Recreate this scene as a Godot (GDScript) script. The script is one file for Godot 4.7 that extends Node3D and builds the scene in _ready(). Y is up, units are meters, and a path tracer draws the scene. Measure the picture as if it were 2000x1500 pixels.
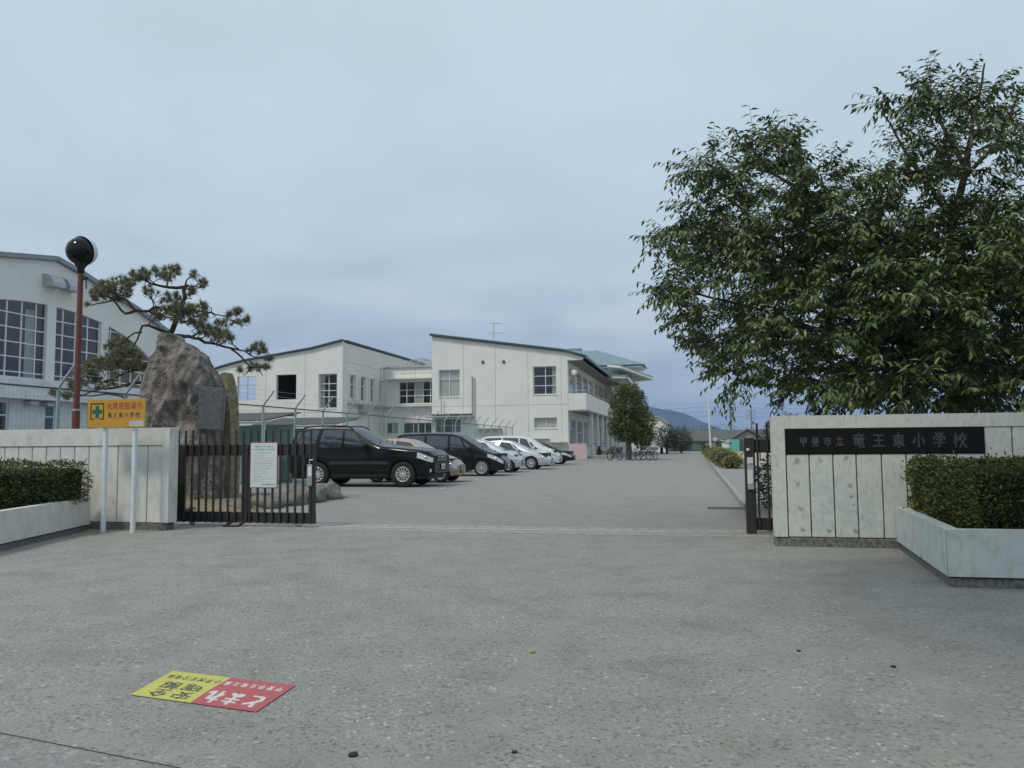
extends Node3D

const FPX := 1556.0
const EYE := 1.25
const PITCH := 4.34
const YAW := 12.8
const ROLL := -0.46

var rng := RandomNumberGenerator.new()
var M := {}
var taken := {}
var cam_basis := Basis()

# ------------------------------------------------------------------ geometry
class Geo:
	var v := PackedVector3Array()
	var n := PackedVector3Array()
	var c := PackedColorArray()
	var uv := PackedVector2Array()
	var ix := PackedInt32Array()
	var col := Color(1, 1, 1)
	var use_col := false
	var use_uv := false
	var uvf: Callable

	func vert(p: Vector3, nn: Vector3, t := Vector2.ZERO) -> int:
		v.append(p)
		n.append(nn)
		if use_col:
			c.append(col)
		if use_uv:
			uv.append(t)
		return v.size() - 1

	func tri(a: Vector3, b: Vector3, d: Vector3) -> void:
		var nn := (d - a).cross(b - a)
		if nn.length_squared() < 1e-16:
			return
		nn = nn.normalized()
		var k := v.size()
		for p in [a, b, d]:
			vert(p, nn, (uvf.call(p) if use_uv and uvf.is_valid() else Vector2.ZERO))
		ix.append_array(PackedInt32Array([k, k + 1, k + 2]))

	func quad(a: Vector3, b: Vector3, d: Vector3, e: Vector3) -> void:
		tri(a, b, d)
		tri(a, d, e)

	# polygon turned so that it faces away from ref
	func face(pts: Array, ref: Vector3) -> void:
		var mid := Vector3.ZERO
		for p in pts:
			mid += p
		mid /= pts.size()
		var nn := Vector3.ZERO
		for i in range(1, pts.size() - 1):
			nn += (pts[i + 1] - pts[0]).cross(pts[i] - pts[0])
		var flip := nn.dot(mid - ref) < 0.0
		for i in range(1, pts.size() - 1):
			if flip:
				tri(pts[0], pts[i + 1], pts[i])
			else:
				tri(pts[0], pts[i], pts[i + 1])

	func box(mid: Vector3, size: Vector3, bevel := 0.0, b := Basis()) -> void:
		var h := size * 0.5
		if bevel <= 0.0:
			for ax in 3:
				var u := (ax + 1) % 3
				var w := (ax + 2) % 3
				for s in [-1.0, 1.0]:
					var pts := []
					for q in [[-1.0, -1.0], [1.0, -1.0], [1.0, 1.0], [-1.0, 1.0]]:
						var p := Vector3.ZERO
						p[ax] = s * h[ax]
						p[u] = q[0] * h[u]
						p[w] = q[1] * h[w]
						pts.append(mid + b * p)
					face(pts, mid)
			return
		var e := minf(bevel, minf(h.x, minf(h.y, h.z)) * 0.95)
		for ax in 3:
			var u := (ax + 1) % 3
			var w := (ax + 2) % 3
			for s in [-1.0, 1.0]:
				var pts := []
				for q in [[-1.0, -1.0], [1.0, -1.0], [1.0, 1.0], [-1.0, 1.0]]:
					var p := Vector3.ZERO
					p[ax] = s * h[ax]
					p[u] = q[0] * (h[u] - e)
					p[w] = q[1] * (h[w] - e)
					pts.append(mid + b * p)
				face(pts, mid)
			for s in [-1.0, 1.0]:
				for t in [-1.0, 1.0]:
					var pts := []
					for q in [[0, -1.0], [0, 1.0], [1, 1.0], [1, -1.0]]:
						var p := Vector3.ZERO
						p[ax] = q[1] * (h[ax] - e)
						p[u] = s * (h[u] - (0.0 if q[0] == 0 else e))
						p[w] = t * (h[w] - (e if q[0] == 0 else 0.0))
						pts.append(mid + b * p)
					face(pts, mid)
		for sx in [-1.0, 1.0]:
			for sy in [-1.0, 1.0]:
				for sz in [-1.0, 1.0]:
					var pts := []
					for k in 3:
						var p := Vector3(sx * (h.x - e), sy * (h.y - e), sz * (h.z - e))
						p[k] = [sx * h.x, sy * h.y, sz * h.z][k]
						pts.append(mid + b * p)
					face(pts, mid)

	func span(a: Vector3, d: Vector3, bevel := 0.0) -> void:
		box((a + d) * 0.5, (d - a).abs(), bevel)

	# straight bar of rectangular section between two points
	func bar(a: Vector3, d: Vector3, w: float, h: float, bevel := 0.0) -> void:
		var y := (d - a).normalized()
		var side := Vector3.UP if absf(y.y) < 0.9 else Vector3.RIGHT
		var x := side.cross(y).normalized()
		box((a + d) * 0.5, Vector3(w, a.distance_to(d), h), bevel, Basis(x, y, x.cross(y)))

	func ring_frame(t: Vector3) -> Array:
		var up := Vector3.UP if absf(t.y) < 0.9 else Vector3.RIGHT
		var a := up.cross(t).normalized()
		return [a, t.cross(a).normalized()]

	func tube(pts: Array, rad: Array, sides := 8, cap := true) -> void:
		var k0 := v.size()
		var cnt := pts.size()
		var last_a := Vector3.ZERO
		for i in cnt:
			var t: Vector3 = (pts[mini(i + 1, cnt - 1)] - pts[maxi(i - 1, 0)]).normalized()
			var a := Vector3.ZERO
			if last_a == Vector3.ZERO:
				a = ring_frame(t)[0]
			else:
				a = (last_a - t * last_a.dot(t)).normalized()
			last_a = a
			var b := t.cross(a)
			for s in sides:
				var f := TAU * s / sides
				var d := a * cos(f) + b * sin(f)
				vert(pts[i] + d * float(rad[i]), d, Vector2(float(s) / sides, float(i)))
		for i in cnt - 1:
			for s in sides:
				var p := k0 + i * sides + s
				var q := k0 + i * sides + (s + 1) % sides
				ix.append_array(PackedInt32Array([p, p + sides, q, q, p + sides, q + sides]))
		if cap:
			for e in [0, cnt - 1]:
				var t: Vector3 = (pts[1] - pts[0]).normalized() * -1.0 if e == 0 else (pts[cnt - 1] - pts[cnt - 2]).normalized()
				var m := vert(pts[e], t)
				var base := v.size()
				for s in sides:
					vert(v[k0 + e * sides + s], t)
				for s in sides:
					if e == 0:
						ix.append_array(PackedInt32Array([m, base + s, base + (s + 1) % sides]))
					else:
						ix.append_array(PackedInt32Array([m, base + (s + 1) % sides, base + s]))

	func rod(a: Vector3, b: Vector3, r: float, sides := 8) -> void:
		tube([a, b], [r, r], sides)

	# profile of Vector2(radius, height) turned round axis b.y through o
	func lathe(prof: Array, o: Vector3, sides := 16, b := Basis()) -> void:
		var k0 := v.size()
		var cnt := prof.size()
		for i in cnt:
			var t: Vector2 = (prof[mini(i + 1, cnt - 1)] - prof[maxi(i - 1, 0)]).normalized()
			for s in sides + 1:
				var f := TAU * s / sides
				var nn := Vector3(cos(f) * t.y, -t.x, sin(f) * t.y)
				vert(o + b * Vector3(cos(f) * prof[i].x, prof[i].y, sin(f) * prof[i].x), b * nn)
		for i in cnt - 1:
			for s in sides:
				var p := k0 + i * (sides + 1) + s
				var q := p + sides + 1
				ix.append_array(PackedInt32Array([p, p + 1, q, p + 1, q + 1, q]))

	# grid[i][j] of points, smooth; flip turns it over
	func sheet(g: Array, flip := false, uvs := []) -> void:
		var k0 := v.size()
		var r := g.size()
		var q: int = g[0].size()
		for i in r:
			for j in q:
				var du: Vector3 = g[mini(i + 1, r - 1)][j] - g[maxi(i - 1, 0)][j]
				var dv: Vector3 = g[i][mini(j + 1, q - 1)] - g[i][maxi(j - 1, 0)]
				var nn := dv.cross(du).normalized()
				if flip:
					nn = -nn
				vert(g[i][j], nn, (uvs[i][j] if uvs else Vector2.ZERO))
		for i in r - 1:
			for j in q - 1:
				var a := k0 + i * q + j
				if flip:
					ix.append_array(PackedInt32Array([a, a + 1, a + q, a + 1, a + q + 1, a + q]))
				else:
					ix.append_array(PackedInt32Array([a, a + q, a + 1, a + 1, a + q, a + q + 1]))

	# flat polygon (in the plane of o, ax, ay) pushed along az by d
	func prism(poly: PackedVector2Array, o: Vector3, ax: Vector3, ay: Vector3, d: Vector3) -> void:
		var mid2 := Vector2.ZERO
		for p in poly:
			mid2 += p
		mid2 /= poly.size()
		var tr := Geometry2D.triangulate_polygon(poly)
		var at := func(p: Vector2) -> Vector3: return o + ax * p.x + ay * p.y
		var mid: Vector3 = at.call(mid2) + d * 0.5
		for i in range(0, tr.size(), 3):
			var a: Vector3 = at.call(poly[tr[i]])
			var b: Vector3 = at.call(poly[tr[i + 1]])
			var e: Vector3 = at.call(poly[tr[i + 2]])
			face([a, b, e], (a + b + e) / 3.0 + d * 0.5)
			face([a + d, b + d, e + d], (a + b + e) / 3.0 + d * 0.5)
		var clockwise := Geometry2D.is_polygon_clockwise(poly)
		for i in poly.size():
			var a2 := poly[i]
			var b2 := poly[(i + 1) % poly.size()]
			var e2 := b2 - a2
			var out := Vector2(e2.y, -e2.x)
			if clockwise:
				out = -out
			var a: Vector3 = at.call(a2)
			var b: Vector3 = at.call(b2)
			var o3 := (ax * out.x + ay * out.y).normalized()
			face([a, b, b + d, a + d], (a + b) * 0.5 + d * 0.5 - o3)

	func mesh() -> ArrayMesh:
		var a := []
		a.resize(Mesh.ARRAY_MAX)
		a[Mesh.ARRAY_VERTEX] = v
		a[Mesh.ARRAY_NORMAL] = n
		if use_col:
			a[Mesh.ARRAY_COLOR] = c
		if use_uv:
			a[Mesh.ARRAY_TEX_UV] = uv
		a[Mesh.ARRAY_INDEX] = ix
		var m := ArrayMesh.new()
		m.add_surface_from_arrays(Mesh.PRIMITIVE_TRIANGLES, a)
		return m

# ------------------------------------------------------------------ nodes
func numbered(called: String) -> String:
	taken[called] = taken.get(called, -1) + 1
	return called if taken[called] == 0 else "%s_%03d" % [called, taken[called]]

func tag(o: Node, label: String, category: String, group := "") -> Node:
	o.set_meta("label", label)
	o.set_meta("category", category)
	if group:
		o.set_meta("group", group)
	return o

func thing(called: String, label: String, category: String, at := Vector3.ZERO, group := "") -> Node3D:
	var o := Node3D.new()
	o.name = numbered(called)
	add_child(o)
	o.position = at
	tag(o, label, category, group)
	return o

func put(mesh: Mesh, called: String, mat: Material, parent: Node = self, at := Vector3.ZERO) -> MeshInstance3D:
	var o := MeshInstance3D.new()
	o.mesh = mesh
	o.material_override = mat
	if parent == self:
		o.name = numbered(called)
	else:
		var key := "%d %s" % [parent.get_instance_id(), called]
		var k: int = taken.get(key, 0)
		taken[key] = k + 1
		o.name = called if k == 0 else "%s_%03d" % [called, k]
	parent.add_child(o)
	o.position = at
	return o

func part(g: Geo, called: String, mat: Material, parent: Node = self) -> MeshInstance3D:
	return put(g.mesh(), called, mat, parent)

func struct(g: Geo, called: String, mat: Material) -> MeshInstance3D:
	var o := part(g, called, mat)
	o.set_meta("kind", "structure")
	return o

func at(px: float, py: float, z: float) -> Vector3:
	var d := cam_basis * Vector3((px - 1000.0) / FPX, -(py - 750.0) / FPX, -1.0)
	return Vector3(0, EYE, 0) + d * (z / d.z)

# ------------------------------------------------------------------ materials
func lin(r: float, g: float, b: float) -> Color:
	return Color(r, g, b).linear_to_srgb()

func plain(r: float, g: float, b: float, rough := 0.7, metal := 0.0) -> StandardMaterial3D:
	var m := StandardMaterial3D.new()
	m.albedo_color = lin(r, g, b)
	m.roughness = rough
	m.metallic = metal
	return m

func noise_tex(freq: float, kind: int, ramp: Array, size := 512, sd := 1, oct := 4, cells := false) -> NoiseTexture2D:
	var f := FastNoiseLite.new()
	f.noise_type = kind as FastNoiseLite.NoiseType
	f.frequency = freq
	f.seed = sd
	f.fractal_octaves = oct
	if oct <= 1:
		f.fractal_type = FastNoiseLite.FRACTAL_NONE
	if cells:
		f.cellular_return_type = FastNoiseLite.RETURN_CELL_VALUE
	var t := NoiseTexture2D.new()
	t.width = size
	t.height = size
	t.seamless = true
	t.noise = f
	var g := Gradient.new()
	var off := PackedFloat32Array()
	var cs := PackedColorArray()
	for e in ramp:
		off.append(e[0])
		cs.append(lin(e[1], e[2], e[3]))
	g.offsets = off
	g.colors = cs
	t.color_ramp = g
	return t

func normal_tex(freq: float, kind: int, strength: float, size := 512, sd := 3, oct := 3) -> NoiseTexture2D:
	var f := FastNoiseLite.new()
	f.noise_type = kind as FastNoiseLite.NoiseType
	f.frequency = freq
	f.seed = sd
	f.fractal_octaves = oct
	var t := NoiseTexture2D.new()
	t.width = size
	t.height = size
	t.seamless = true
	t.noise = f
	t.as_normal_map = true
	t.bump_strength = strength
	return t

# triplanar material; period = metres that one repeat of the texture covers
func tri_mat(tex: Texture2D, period: float, rough := 0.85, norm: Texture2D = null, nscale := 1.0) -> StandardMaterial3D:
	var m := StandardMaterial3D.new()
	m.albedo_texture = tex
	m.uv1_triplanar = true
	m.uv1_world_triplanar = true
	m.uv1_scale = Vector3.ONE / period
	m.roughness = rough
	if norm:
		m.normal_enabled = true
		m.normal_texture = norm
		m.normal_scale = nscale
	return m

func grey(v: float) -> Array:
	return [v, v, v]

func make_materials() -> void:
	var S := FastNoiseLite.TYPE_SIMPLEX_SMOOTH
	var CE := FastNoiseLite.TYPE_CELLULAR
	M.wall_paint = tri_mat(noise_tex(0.012, S, [[0.0, 0.55, 0.55, 0.51], [0.3, 0.645, 0.64, 0.60], [0.6, 0.69, 0.685, 0.645], [1.0, 0.72, 0.71, 0.67]], 512, 11, 6), 2.3, 0.85, normal_tex(0.12, S, 2.0), 0.3)
	M.school_wall = tri_mat(noise_tex(0.008, S, [[0.0, 0.68, 0.675, 0.63], [0.45, 0.735, 0.73, 0.685], [1.0, 0.765, 0.76, 0.715]], 512, 12, 6), 9.0, 0.9)
	var runs := noise_tex(0.018, S, [[0.0, 0.74, 0.74, 0.72], [0.2, 0.90, 0.90, 0.89], [0.42, 0.985, 0.985, 0.98], [1.0, 1.0, 1.0, 1.0]], 512, 51, 6)
	stain(M.wall_paint, runs)
	M.school_pale = tri_mat(noise_tex(0.01, S, [[0.0, 0.56, 0.58, 0.58], [0.5, 0.66, 0.68, 0.68], [1.0, 0.72, 0.74, 0.74]], 512, 13, 5), 6.0, 0.9)
	M.plinth = tri_mat(noise_tex(0.03, S, [[0.0, 0.07, 0.07, 0.065], [0.5, 0.16, 0.16, 0.15], [1.0, 0.26, 0.26, 0.25]], 512, 14, 6), 1.1, 0.95, normal_tex(0.2, S, 3.0), 0.6)
	M.concrete = tri_mat(noise_tex(0.02, S, [[0.0, 0.20, 0.20, 0.19], [0.5, 0.30, 0.30, 0.285], [1.0, 0.38, 0.38, 0.36]], 512, 15, 6), 1.7, 0.95, normal_tex(0.2, S, 2.0), 0.4)
	# road surfaces: aggregate close up, wide mottling over it
	var wide := noise_tex(0.016, S, [[0.0, 0.76, 0.76, 0.75], [0.3, 0.89, 0.89, 0.88], [0.6, 0.97, 0.97, 0.965], [1.0, 1.0, 1.0, 1.0]], 512, 21, 6)
	var agg := noise_tex(0.125, CE, [[0.0, 0.16, 0.159, 0.146], [0.06, 0.215, 0.213, 0.196], [0.2, 0.262, 0.260, 0.239], [0.5, 0.282, 0.280, 0.258], [0.8, 0.302, 0.299, 0.276], [0.975, 0.32, 0.317, 0.295], [0.988, 0.40, 0.395, 0.375], [1.0, 0.54, 0.53, 0.505]], 1024, 22, 1, true)
	M.forecourt = ground_mat(agg, 2.1, wide, 6.0, normal_tex(0.2, S, 6.0, 512, 6, 4), 0.35)
	var fine := noise_tex(0.10, CE, [[0.0, 0.19, 0.19, 0.18], [0.15, 0.232, 0.232, 0.22], [0.5, 0.255, 0.255, 0.24], [0.85, 0.278, 0.278, 0.262], [1.0, 0.36, 0.355, 0.34]], 1024, 23, 1, true)
	var soft := noise_tex(0.02, S, [[0.0, 0.84, 0.84, 0.83], [0.5, 0.96, 0.96, 0.955], [1.0, 1.0, 1.0, 1.0]], 512, 29, 6)
	M.drive = ground_mat(fine, 2.3, soft, 9.0, normal_tex(0.25, S, 2.0, 512, 7, 3), 0.4)
	var street := noise_tex(0.09, CE, [[0.0, 0.18, 0.184, 0.176], [0.2, 0.238, 0.243, 0.236], [0.8, 0.262, 0.268, 0.26], [1.0, 0.36, 0.36, 0.355]], 1024, 24, 1, true)
	M.street = ground_mat(street, 1.7, wide, 5.0, normal_tex(0.25, S, 3.0, 512, 8, 3), 0.5)
	M.sand = tri_mat(noise_tex(0.03, S, [[0.0, 0.30, 0.27, 0.20], [0.5, 0.38, 0.35, 0.27], [1.0, 0.45, 0.42, 0.33]], 512, 25, 6), 3.0, 0.95)
	M.soil = tri_mat(noise_tex(0.04, S, [[0.0, 0.10, 0.075, 0.045], [0.5, 0.24, 0.19, 0.12], [1.0, 0.36, 0.30, 0.21]], 512, 26, 6), 1.3, 0.95, normal_tex(0.1, S, 6.0), 1.0)
	M.land = tri_mat(noise_tex(0.02, S, [[0.0, 0.06, 0.08, 0.04], [0.5, 0.11, 0.12, 0.07], [1.0, 0.17, 0.16, 0.11]], 512, 27, 5), 40.0, 0.95)
	M.forest = tri_mat(noise_tex(0.05, S, [[0.0, 0.015, 0.03, 0.02], [0.5, 0.03, 0.055, 0.035], [1.0, 0.05, 0.075, 0.045]], 512, 28, 6), 900.0, 1.0)
	M.rock = tri_mat(noise_tex(0.012, S, [[0.0, 0.045, 0.037, 0.031], [0.35, 0.105, 0.090, 0.079], [0.55, 0.16, 0.142, 0.128], [0.72, 0.225, 0.205, 0.188], [1.0, 0.37, 0.35, 0.33]], 512, 31, 6), 1.5, 0.9, normal_tex(0.05, S, 8.0, 512, 9, 6), 1.0)
	M.rock.uv1_scale = Vector3(1.0 / 1.4, 1.0 / 2.6, 1.0 / 1.4)
	M.slab = tri_mat(noise_tex(0.015, S, [[0.0, 0.10, 0.085, 0.055], [0.4, 0.20, 0.175, 0.11], [0.7, 0.27, 0.235, 0.145], [1.0, 0.33, 0.29, 0.19]], 512, 32, 6), 1.2, 0.9, normal_tex(0.05, S, 6.0, 512, 10, 5), 0.8)
	M.stone = tri_mat(noise_tex(0.02, S, [[0.0, 0.09, 0.082, 0.072], [0.5, 0.18, 0.17, 0.155], [1.0, 0.31, 0.30, 0.275]], 512, 33, 6), 0.9, 0.9, normal_tex(0.06, S, 6.0, 512, 12, 5), 0.8)
	M.plate_stone = tri_mat(noise_tex(0.03, S, [[0.0, 0.055, 0.055, 0.06], [0.5, 0.10, 0.10, 0.107], [1.0, 0.16, 0.16, 0.165]], 256, 34, 5), 0.8, 0.35)
	M.bark = tri_mat(noise_tex(0.03, S, [[0.0, 0.02, 0.016, 0.013], [0.5, 0.055, 0.045, 0.037], [1.0, 0.10, 0.085, 0.07]], 256, 35, 5), 0.5, 0.95, normal_tex(0.08, S, 6.0, 256, 13, 4), 1.0)
	M.trunk_grey = tri_mat(noise_tex(0.03, S, [[0.0, 0.09, 0.08, 0.07], [1.0, 0.22, 0.20, 0.18]], 256, 36, 5), 0.7, 0.95)
	M.leaf = StandardMaterial3D.new()
	M.leaf.vertex_color_use_as_albedo = true
	M.leaf.roughness = 0.46
	M.leaf.backlight = Color(0.30, 0.36, 0.12)
	M.leaf.cull_mode = BaseMaterial3D.CULL_DISABLED
	M.needle = StandardMaterial3D.new()
	M.needle.vertex_color_use_as_albedo = true
	M.needle.roughness = 0.5
	M.needle.cull_mode = BaseMaterial3D.CULL_DISABLED
	# metals and paint
	M.gate = tri_mat(noise_tex(0.05, S, [[0.0, 0.020, 0.017, 0.014], [0.6, 0.034, 0.029, 0.025], [1.0, 0.055, 0.048, 0.042]], 256, 41, 5), 0.8, 0.45)
	M.lamp_red = tri_mat(noise_tex(0.05, S, [[0.0, 0.10, 0.030, 0.022], [0.6, 0.15, 0.043, 0.032], [1.0, 0.19, 0.065, 0.05]], 256, 42, 5), 0.7, 0.5)
	M.white_metal = tri_mat(noise_tex(0.05, S, [[0.0, 0.55, 0.60, 0.64], [0.5, 0.70, 0.75, 0.78], [1.0, 0.74, 0.78, 0.80]], 256, 43, 5), 0.9, 0.4)
	M.frame_white = plain(0.66, 0.68, 0.68, 0.45)
	M.steel = plain(0.45, 0.46, 0.46, 0.35, 0.9)
	M.rail = plain(0.55, 0.55, 0.53, 0.3, 0.9)
	M.galv = plain(0.42, 0.44, 0.45, 0.55, 0.3)
	M.fence_green = plain(0.30, 0.40, 0.385, 0.5)
	M.rail_dark = plain(0.05, 0.085, 0.08, 0.5)
	M.mesh_green = plain(0.24, 0.36, 0.34, 0.5)
	M.roof_teal = tri_mat(noise_tex(0.02, S, [[0.0, 0.15, 0.225, 0.265], [0.5, 0.19, 0.275, 0.32], [1.0, 0.22, 0.31, 0.355]], 256, 44, 4), 4.0, 0.45)
	M.roof_dark = plain(0.05, 0.065, 0.07, 0.5)
	M.roof_grey = tri_mat(noise_tex(0.03, S, [[0.0, 0.07, 0.07, 0.07], [1.0, 0.13, 0.13, 0.13]], 256, 45, 4), 3.0, 0.8)
	M.soffit = plain(0.30, 0.29, 0.27, 0.9)
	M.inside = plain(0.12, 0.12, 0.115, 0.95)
	M.curtain = plain(0.62, 0.66, 0.62, 0.9)
	M.pink = tri_mat(noise_tex(0.02, S, [[0.0, 0.52, 0.40, 0.39], [1.0, 0.62, 0.50, 0.49]], 256, 46, 5), 2.0, 0.9)
	M.glass = StandardMaterial3D.new()
	M.glass.albedo_color = Color(0.16, 0.19, 0.21, 0.10)
	M.glass.transparency = BaseMaterial3D.TRANSPARENCY_ALPHA
	M.glass.roughness = 0.04
	M.glass.metallic_specular = 0.6
	M.glass.cull_mode = BaseMaterial3D.CULL_DISABLED
	M.clear = StandardMaterial3D.new()
	M.clear.albedo_color = Color(0.90, 0.90, 0.95, 0.12)
	M.clear.transparency = BaseMaterial3D.TRANSPARENCY_ALPHA
	M.clear.roughness = 0.03
	M.black_gloss = plain(0.006, 0.008, 0.007, 0.05)
	M.black_gloss.metallic_specular = 0.4
	M.milk = plain(0.62, 0.62, 0.68, 0.25)
	M.granite = tri_mat(noise_tex(0.2, CE, [[0.0, 0.016, 0.016, 0.017], [0.6, 0.008, 0.008, 0.009], [1.0, 0.004, 0.004, 0.005]], 256, 47, 2), 0.3, 0.6)
	M.granite.metallic_specular = 0.25
	M.letter_grey = plain(0.075, 0.08, 0.085, 0.7)
	M.black = plain(0.012, 0.012, 0.012, 0.6)
	M.twig_dark = plain(0.012, 0.016, 0.008, 1.0)
	M.rubber = plain(0.018, 0.018, 0.018, 0.85)
	M.line_white = tri_mat(noise_tex(0.04, S, [[0.0, 0.28, 0.28, 0.27], [0.4, 0.52, 0.52, 0.5], [1.0, 0.62, 0.62, 0.6]], 256, 48, 5), 0.6, 0.9)

# dirt runs: a stretched pattern multiplied over the paint
func stain(m: StandardMaterial3D, runs: Texture2D) -> void:
	m.detail_enabled = true
	m.detail_blend_mode = BaseMaterial3D.BLEND_MODE_MUL
	m.detail_albedo = runs
	m.detail_uv_layer = BaseMaterial3D.DETAIL_UV_2
	m.uv2_triplanar = true
	m.uv2_world_triplanar = true
	m.uv2_scale = Vector3(1.0 / 1.1, 1.0 / 3.4, 1.0 / 1.1)

func ground_mat(tex: Texture2D, period: float, over: Texture2D, over_period: float, norm: Texture2D, nscale: float) -> StandardMaterial3D:
	var m := tri_mat(tex, period, 0.92, norm, nscale)
	m.detail_enabled = true
	m.detail_blend_mode = BaseMaterial3D.BLEND_MODE_MUL
	m.detail_albedo = over
	m.detail_uv_layer = BaseMaterial3D.DETAIL_UV_2
	m.uv2_triplanar = true
	m.uv2_world_triplanar = true
	m.uv2_scale = Vector3.ONE / over_period
	return m

# ------------------------------------------------------------------ lettering
var GLYPH := {
	"甲": [[3,2,17,2,17,12,3,12,3,2], [3,7,17,7], [10,2,10,20]],
	"斐": [[8,1,8,10], [12,1,12,10], [3,3,8,3], [3,6,8,6], [3,9,8,9], [12,3,17,3], [12,6,17,6], [12,9,17,9], [2,12,18,12], [14,12,10,17,3,20], [6,12,10,17,17,20]],
	"市": [[10,0,10,4], [2,4,18,4], [4,16,4,8,16,8,16,16,14,16], [10,4,10,20]],
	"立": [[10,0,10,4], [3,5,17,5], [6,8,8,16], [14,8,12,16], [1,18,19,18]],
	"竜": [[10,0,10,3], [3,3,17,3], [6,4,7,7], [14,4,13,7], [2,7,18,7], [4,9,16,9,16,15,4,15,4,9], [4,12,16,12], [10,9,10,17,12,19,18,19,18,17]],
	"王": [[3,3,17,3], [4,10,16,10], [2,18,18,18], [10,3,10,18]],
	"東": [[2,4,18,4], [10,0,10,20], [4,7,16,7,16,13,4,13,4,7], [4,10,16,10], [9,13,2,18], [11,13,18,18]],
	"小": [[10,1,10,19,8,18], [5,7,2,14], [15,7,18,14]],
	"学": [[5,1,7,4], [10,0,10,4], [15,1,13,4], [2,9,2,6,18,6,18,9], [6,9,14,9,10,12], [10,12,10,19,8,19], [2,14,18,14]],
	"校": [[1,6,8,6], [4,1,4,20], [4,7,1,14], [5,8,8,11], [10,4,19,4], [14,1,14,4], [12,6,10,9], [16,6,19,9], [17,9,10,20], [11,9,19,20]],
	"地": [[1,6,7,6], [4,1,4,15], [0,16,8,14], [8,8,18,5,18,12,16,12], [13,1,13,14], [10,4,10,17,12,19,19,19,19,16]],
	"震": [[3,1,17,1], [1,7,1,4,19,4,19,7], [10,1,10,8], [4,6,7,6], [13,6,16,6], [3,9,17,9], [3,9,2,20], [5,11,16,11], [4,14,18,14], [8,14,8,19], [10,14,18,20], [16,15,13,17]],
	"避": [[2,2,4,4], [1,7,4,7,3,14,0,18], [3,15,8,19,20,19], [6,2,11,2,11,6,6,6,6,2], [6,6,5,14], [7,9,11,9,11,14,7,14,7,9], [12,3,19,3], [15,0,15,3], [13,5,14,8], [18,5,17,8], [12,9,20,9], [12,12,19,12], [16,9,16,17]],
	"難": [[1,3,10,3], [4,0,4,5], [7,0,7,5], [2,6,9,6,9,10,2,10,2,6], [1,13,10,13], [6,6,6,13], [6,13,1,20], [6,14,10,20], [13,1,11,7], [12,5,12,20], [16,1,16,5], [12,5,20,5], [12,10,19,10], [12,14,19,14], [12,19,20,19], [16,5,16,19]],
	"場": [[1,6,7,6], [4,1,4,15], [0,16,8,13], [9,1,18,1,18,8,9,8,9,1], [9,4,18,4], [8,10,20,10], [11,10,8,16], [10,13,18,13,17,19,15,19], [13,13,9,19], [16,13,12,19]],
	"所": [[1,2,9,2], [2,5,8,5,8,10,2,10], [2,5,2,12,0,20], [19,1,12,3], [12,3,12,10,10,20], [12,8,20,8], [17,8,17,20]],
	"安": [[10,0,10,3], [2,7,2,3,18,3,18,7], [9,5,6,13,15,19], [14,9,10,16,3,20], [1,10,19,10]],
	"全": [[10,0,2,8], [10,0,18,8], [5,9,15,9], [5,13,15,13], [2,19,18,19], [10,9,10,19]],
	"確": [[0,3,8,3], [4,3,1,11], [3,9,8,9,8,16,3,16,3,9], [10,6,10,2,20,2,20,5], [14,3,11,9], [12,7,12,20], [12,7,19,7], [12,11,19,11], [12,15,19,15], [12,19,20,19], [16,7,16,19]],
	"認": [[3,0,6,1], [0,4,9,4], [2,7,8,7], [2,10,8,10], [2,13,8,13,8,19,2,19,2,13], [11,2,19,2,18,10,16,10], [14,2,10,11], [11,5,13,7], [11,13,10,18], [13,13,13,18,15,19,18,19,18,16], [15,12,16,14], [18,13,19,16]],
	"と": [[6,1,8,8], [17,4,8,9,4,13,5,17,9,19,17,19]],
	"ま": [[3,4,17,4], [3,9,17,9], [10,0,10,16,7,19,4,17,6,15,11,15,17,19]],
	"れ": [[5,0,5,20], [1,5,8,5,1,15], [5,10,11,5,14,6,13,15,15,19,19,16]],
}

func img_line(img: Image, a: Vector2, b: Vector2, w: float, col: Color) -> void:
	var steps := int(a.distance_to(b)) + 1
	var half := w * 0.5
	for i in steps + 1:
		var p := a.lerp(b, float(i) / steps)
		img.fill_rect(Rect2i(roundi(p.x - half), roundi(p.y - half), maxi(1, roundi(w)), maxi(1, roundi(w))), col)

func img_glyph(img: Image, ch: String, x: float, y: float, sx: float, sy: float, w: float, col: Color) -> void:
	for st in GLYPH.get(ch, []):
		for i in range(0, st.size() - 2, 2):
			img_line(img, Vector2(x + st[i] * sx / 20.0, y + st[i + 1] * sy / 20.0), Vector2(x + st[i + 2] * sx / 20.0, y + st[i + 3] * sy / 20.0), w, col)

func img_text(img: Image, s: String, x: float, y: float, sx: float, sy: float, step: float, w: float, col: Color) -> void:
	for k in s.length():
		img_glyph(img, s[k], x + k * step, y, sx, sy, w, col)

func print_mat(img: Image, rough := 0.6) -> StandardMaterial3D:
	img.generate_mipmaps()
	var m := StandardMaterial3D.new()
	m.albedo_texture = ImageTexture.create_from_image(img)
	m.roughness = rough
	return m

# flat printed sheet with corners o, o+ax, o+ax+ay, o+ay; u runs along ax and v from the top of ay down
func printed(o: Vector3, ax: Vector3, ay: Vector3) -> Geo:
	var g := Geo.new()
	g.use_uv = true
	var nn := ax.cross(ay).normalized()
	var k := g.vert(o, nn, Vector2(0, 1))
	g.vert(o + ax, nn, Vector2(1, 1))
	g.vert(o + ax + ay, nn, Vector2(1, 0))
	g.vert(o + ay, nn, Vector2(0, 0))
	g.ix = PackedInt32Array([k, k + 2, k + 1, k, k + 3, k + 2])
	return g

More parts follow.
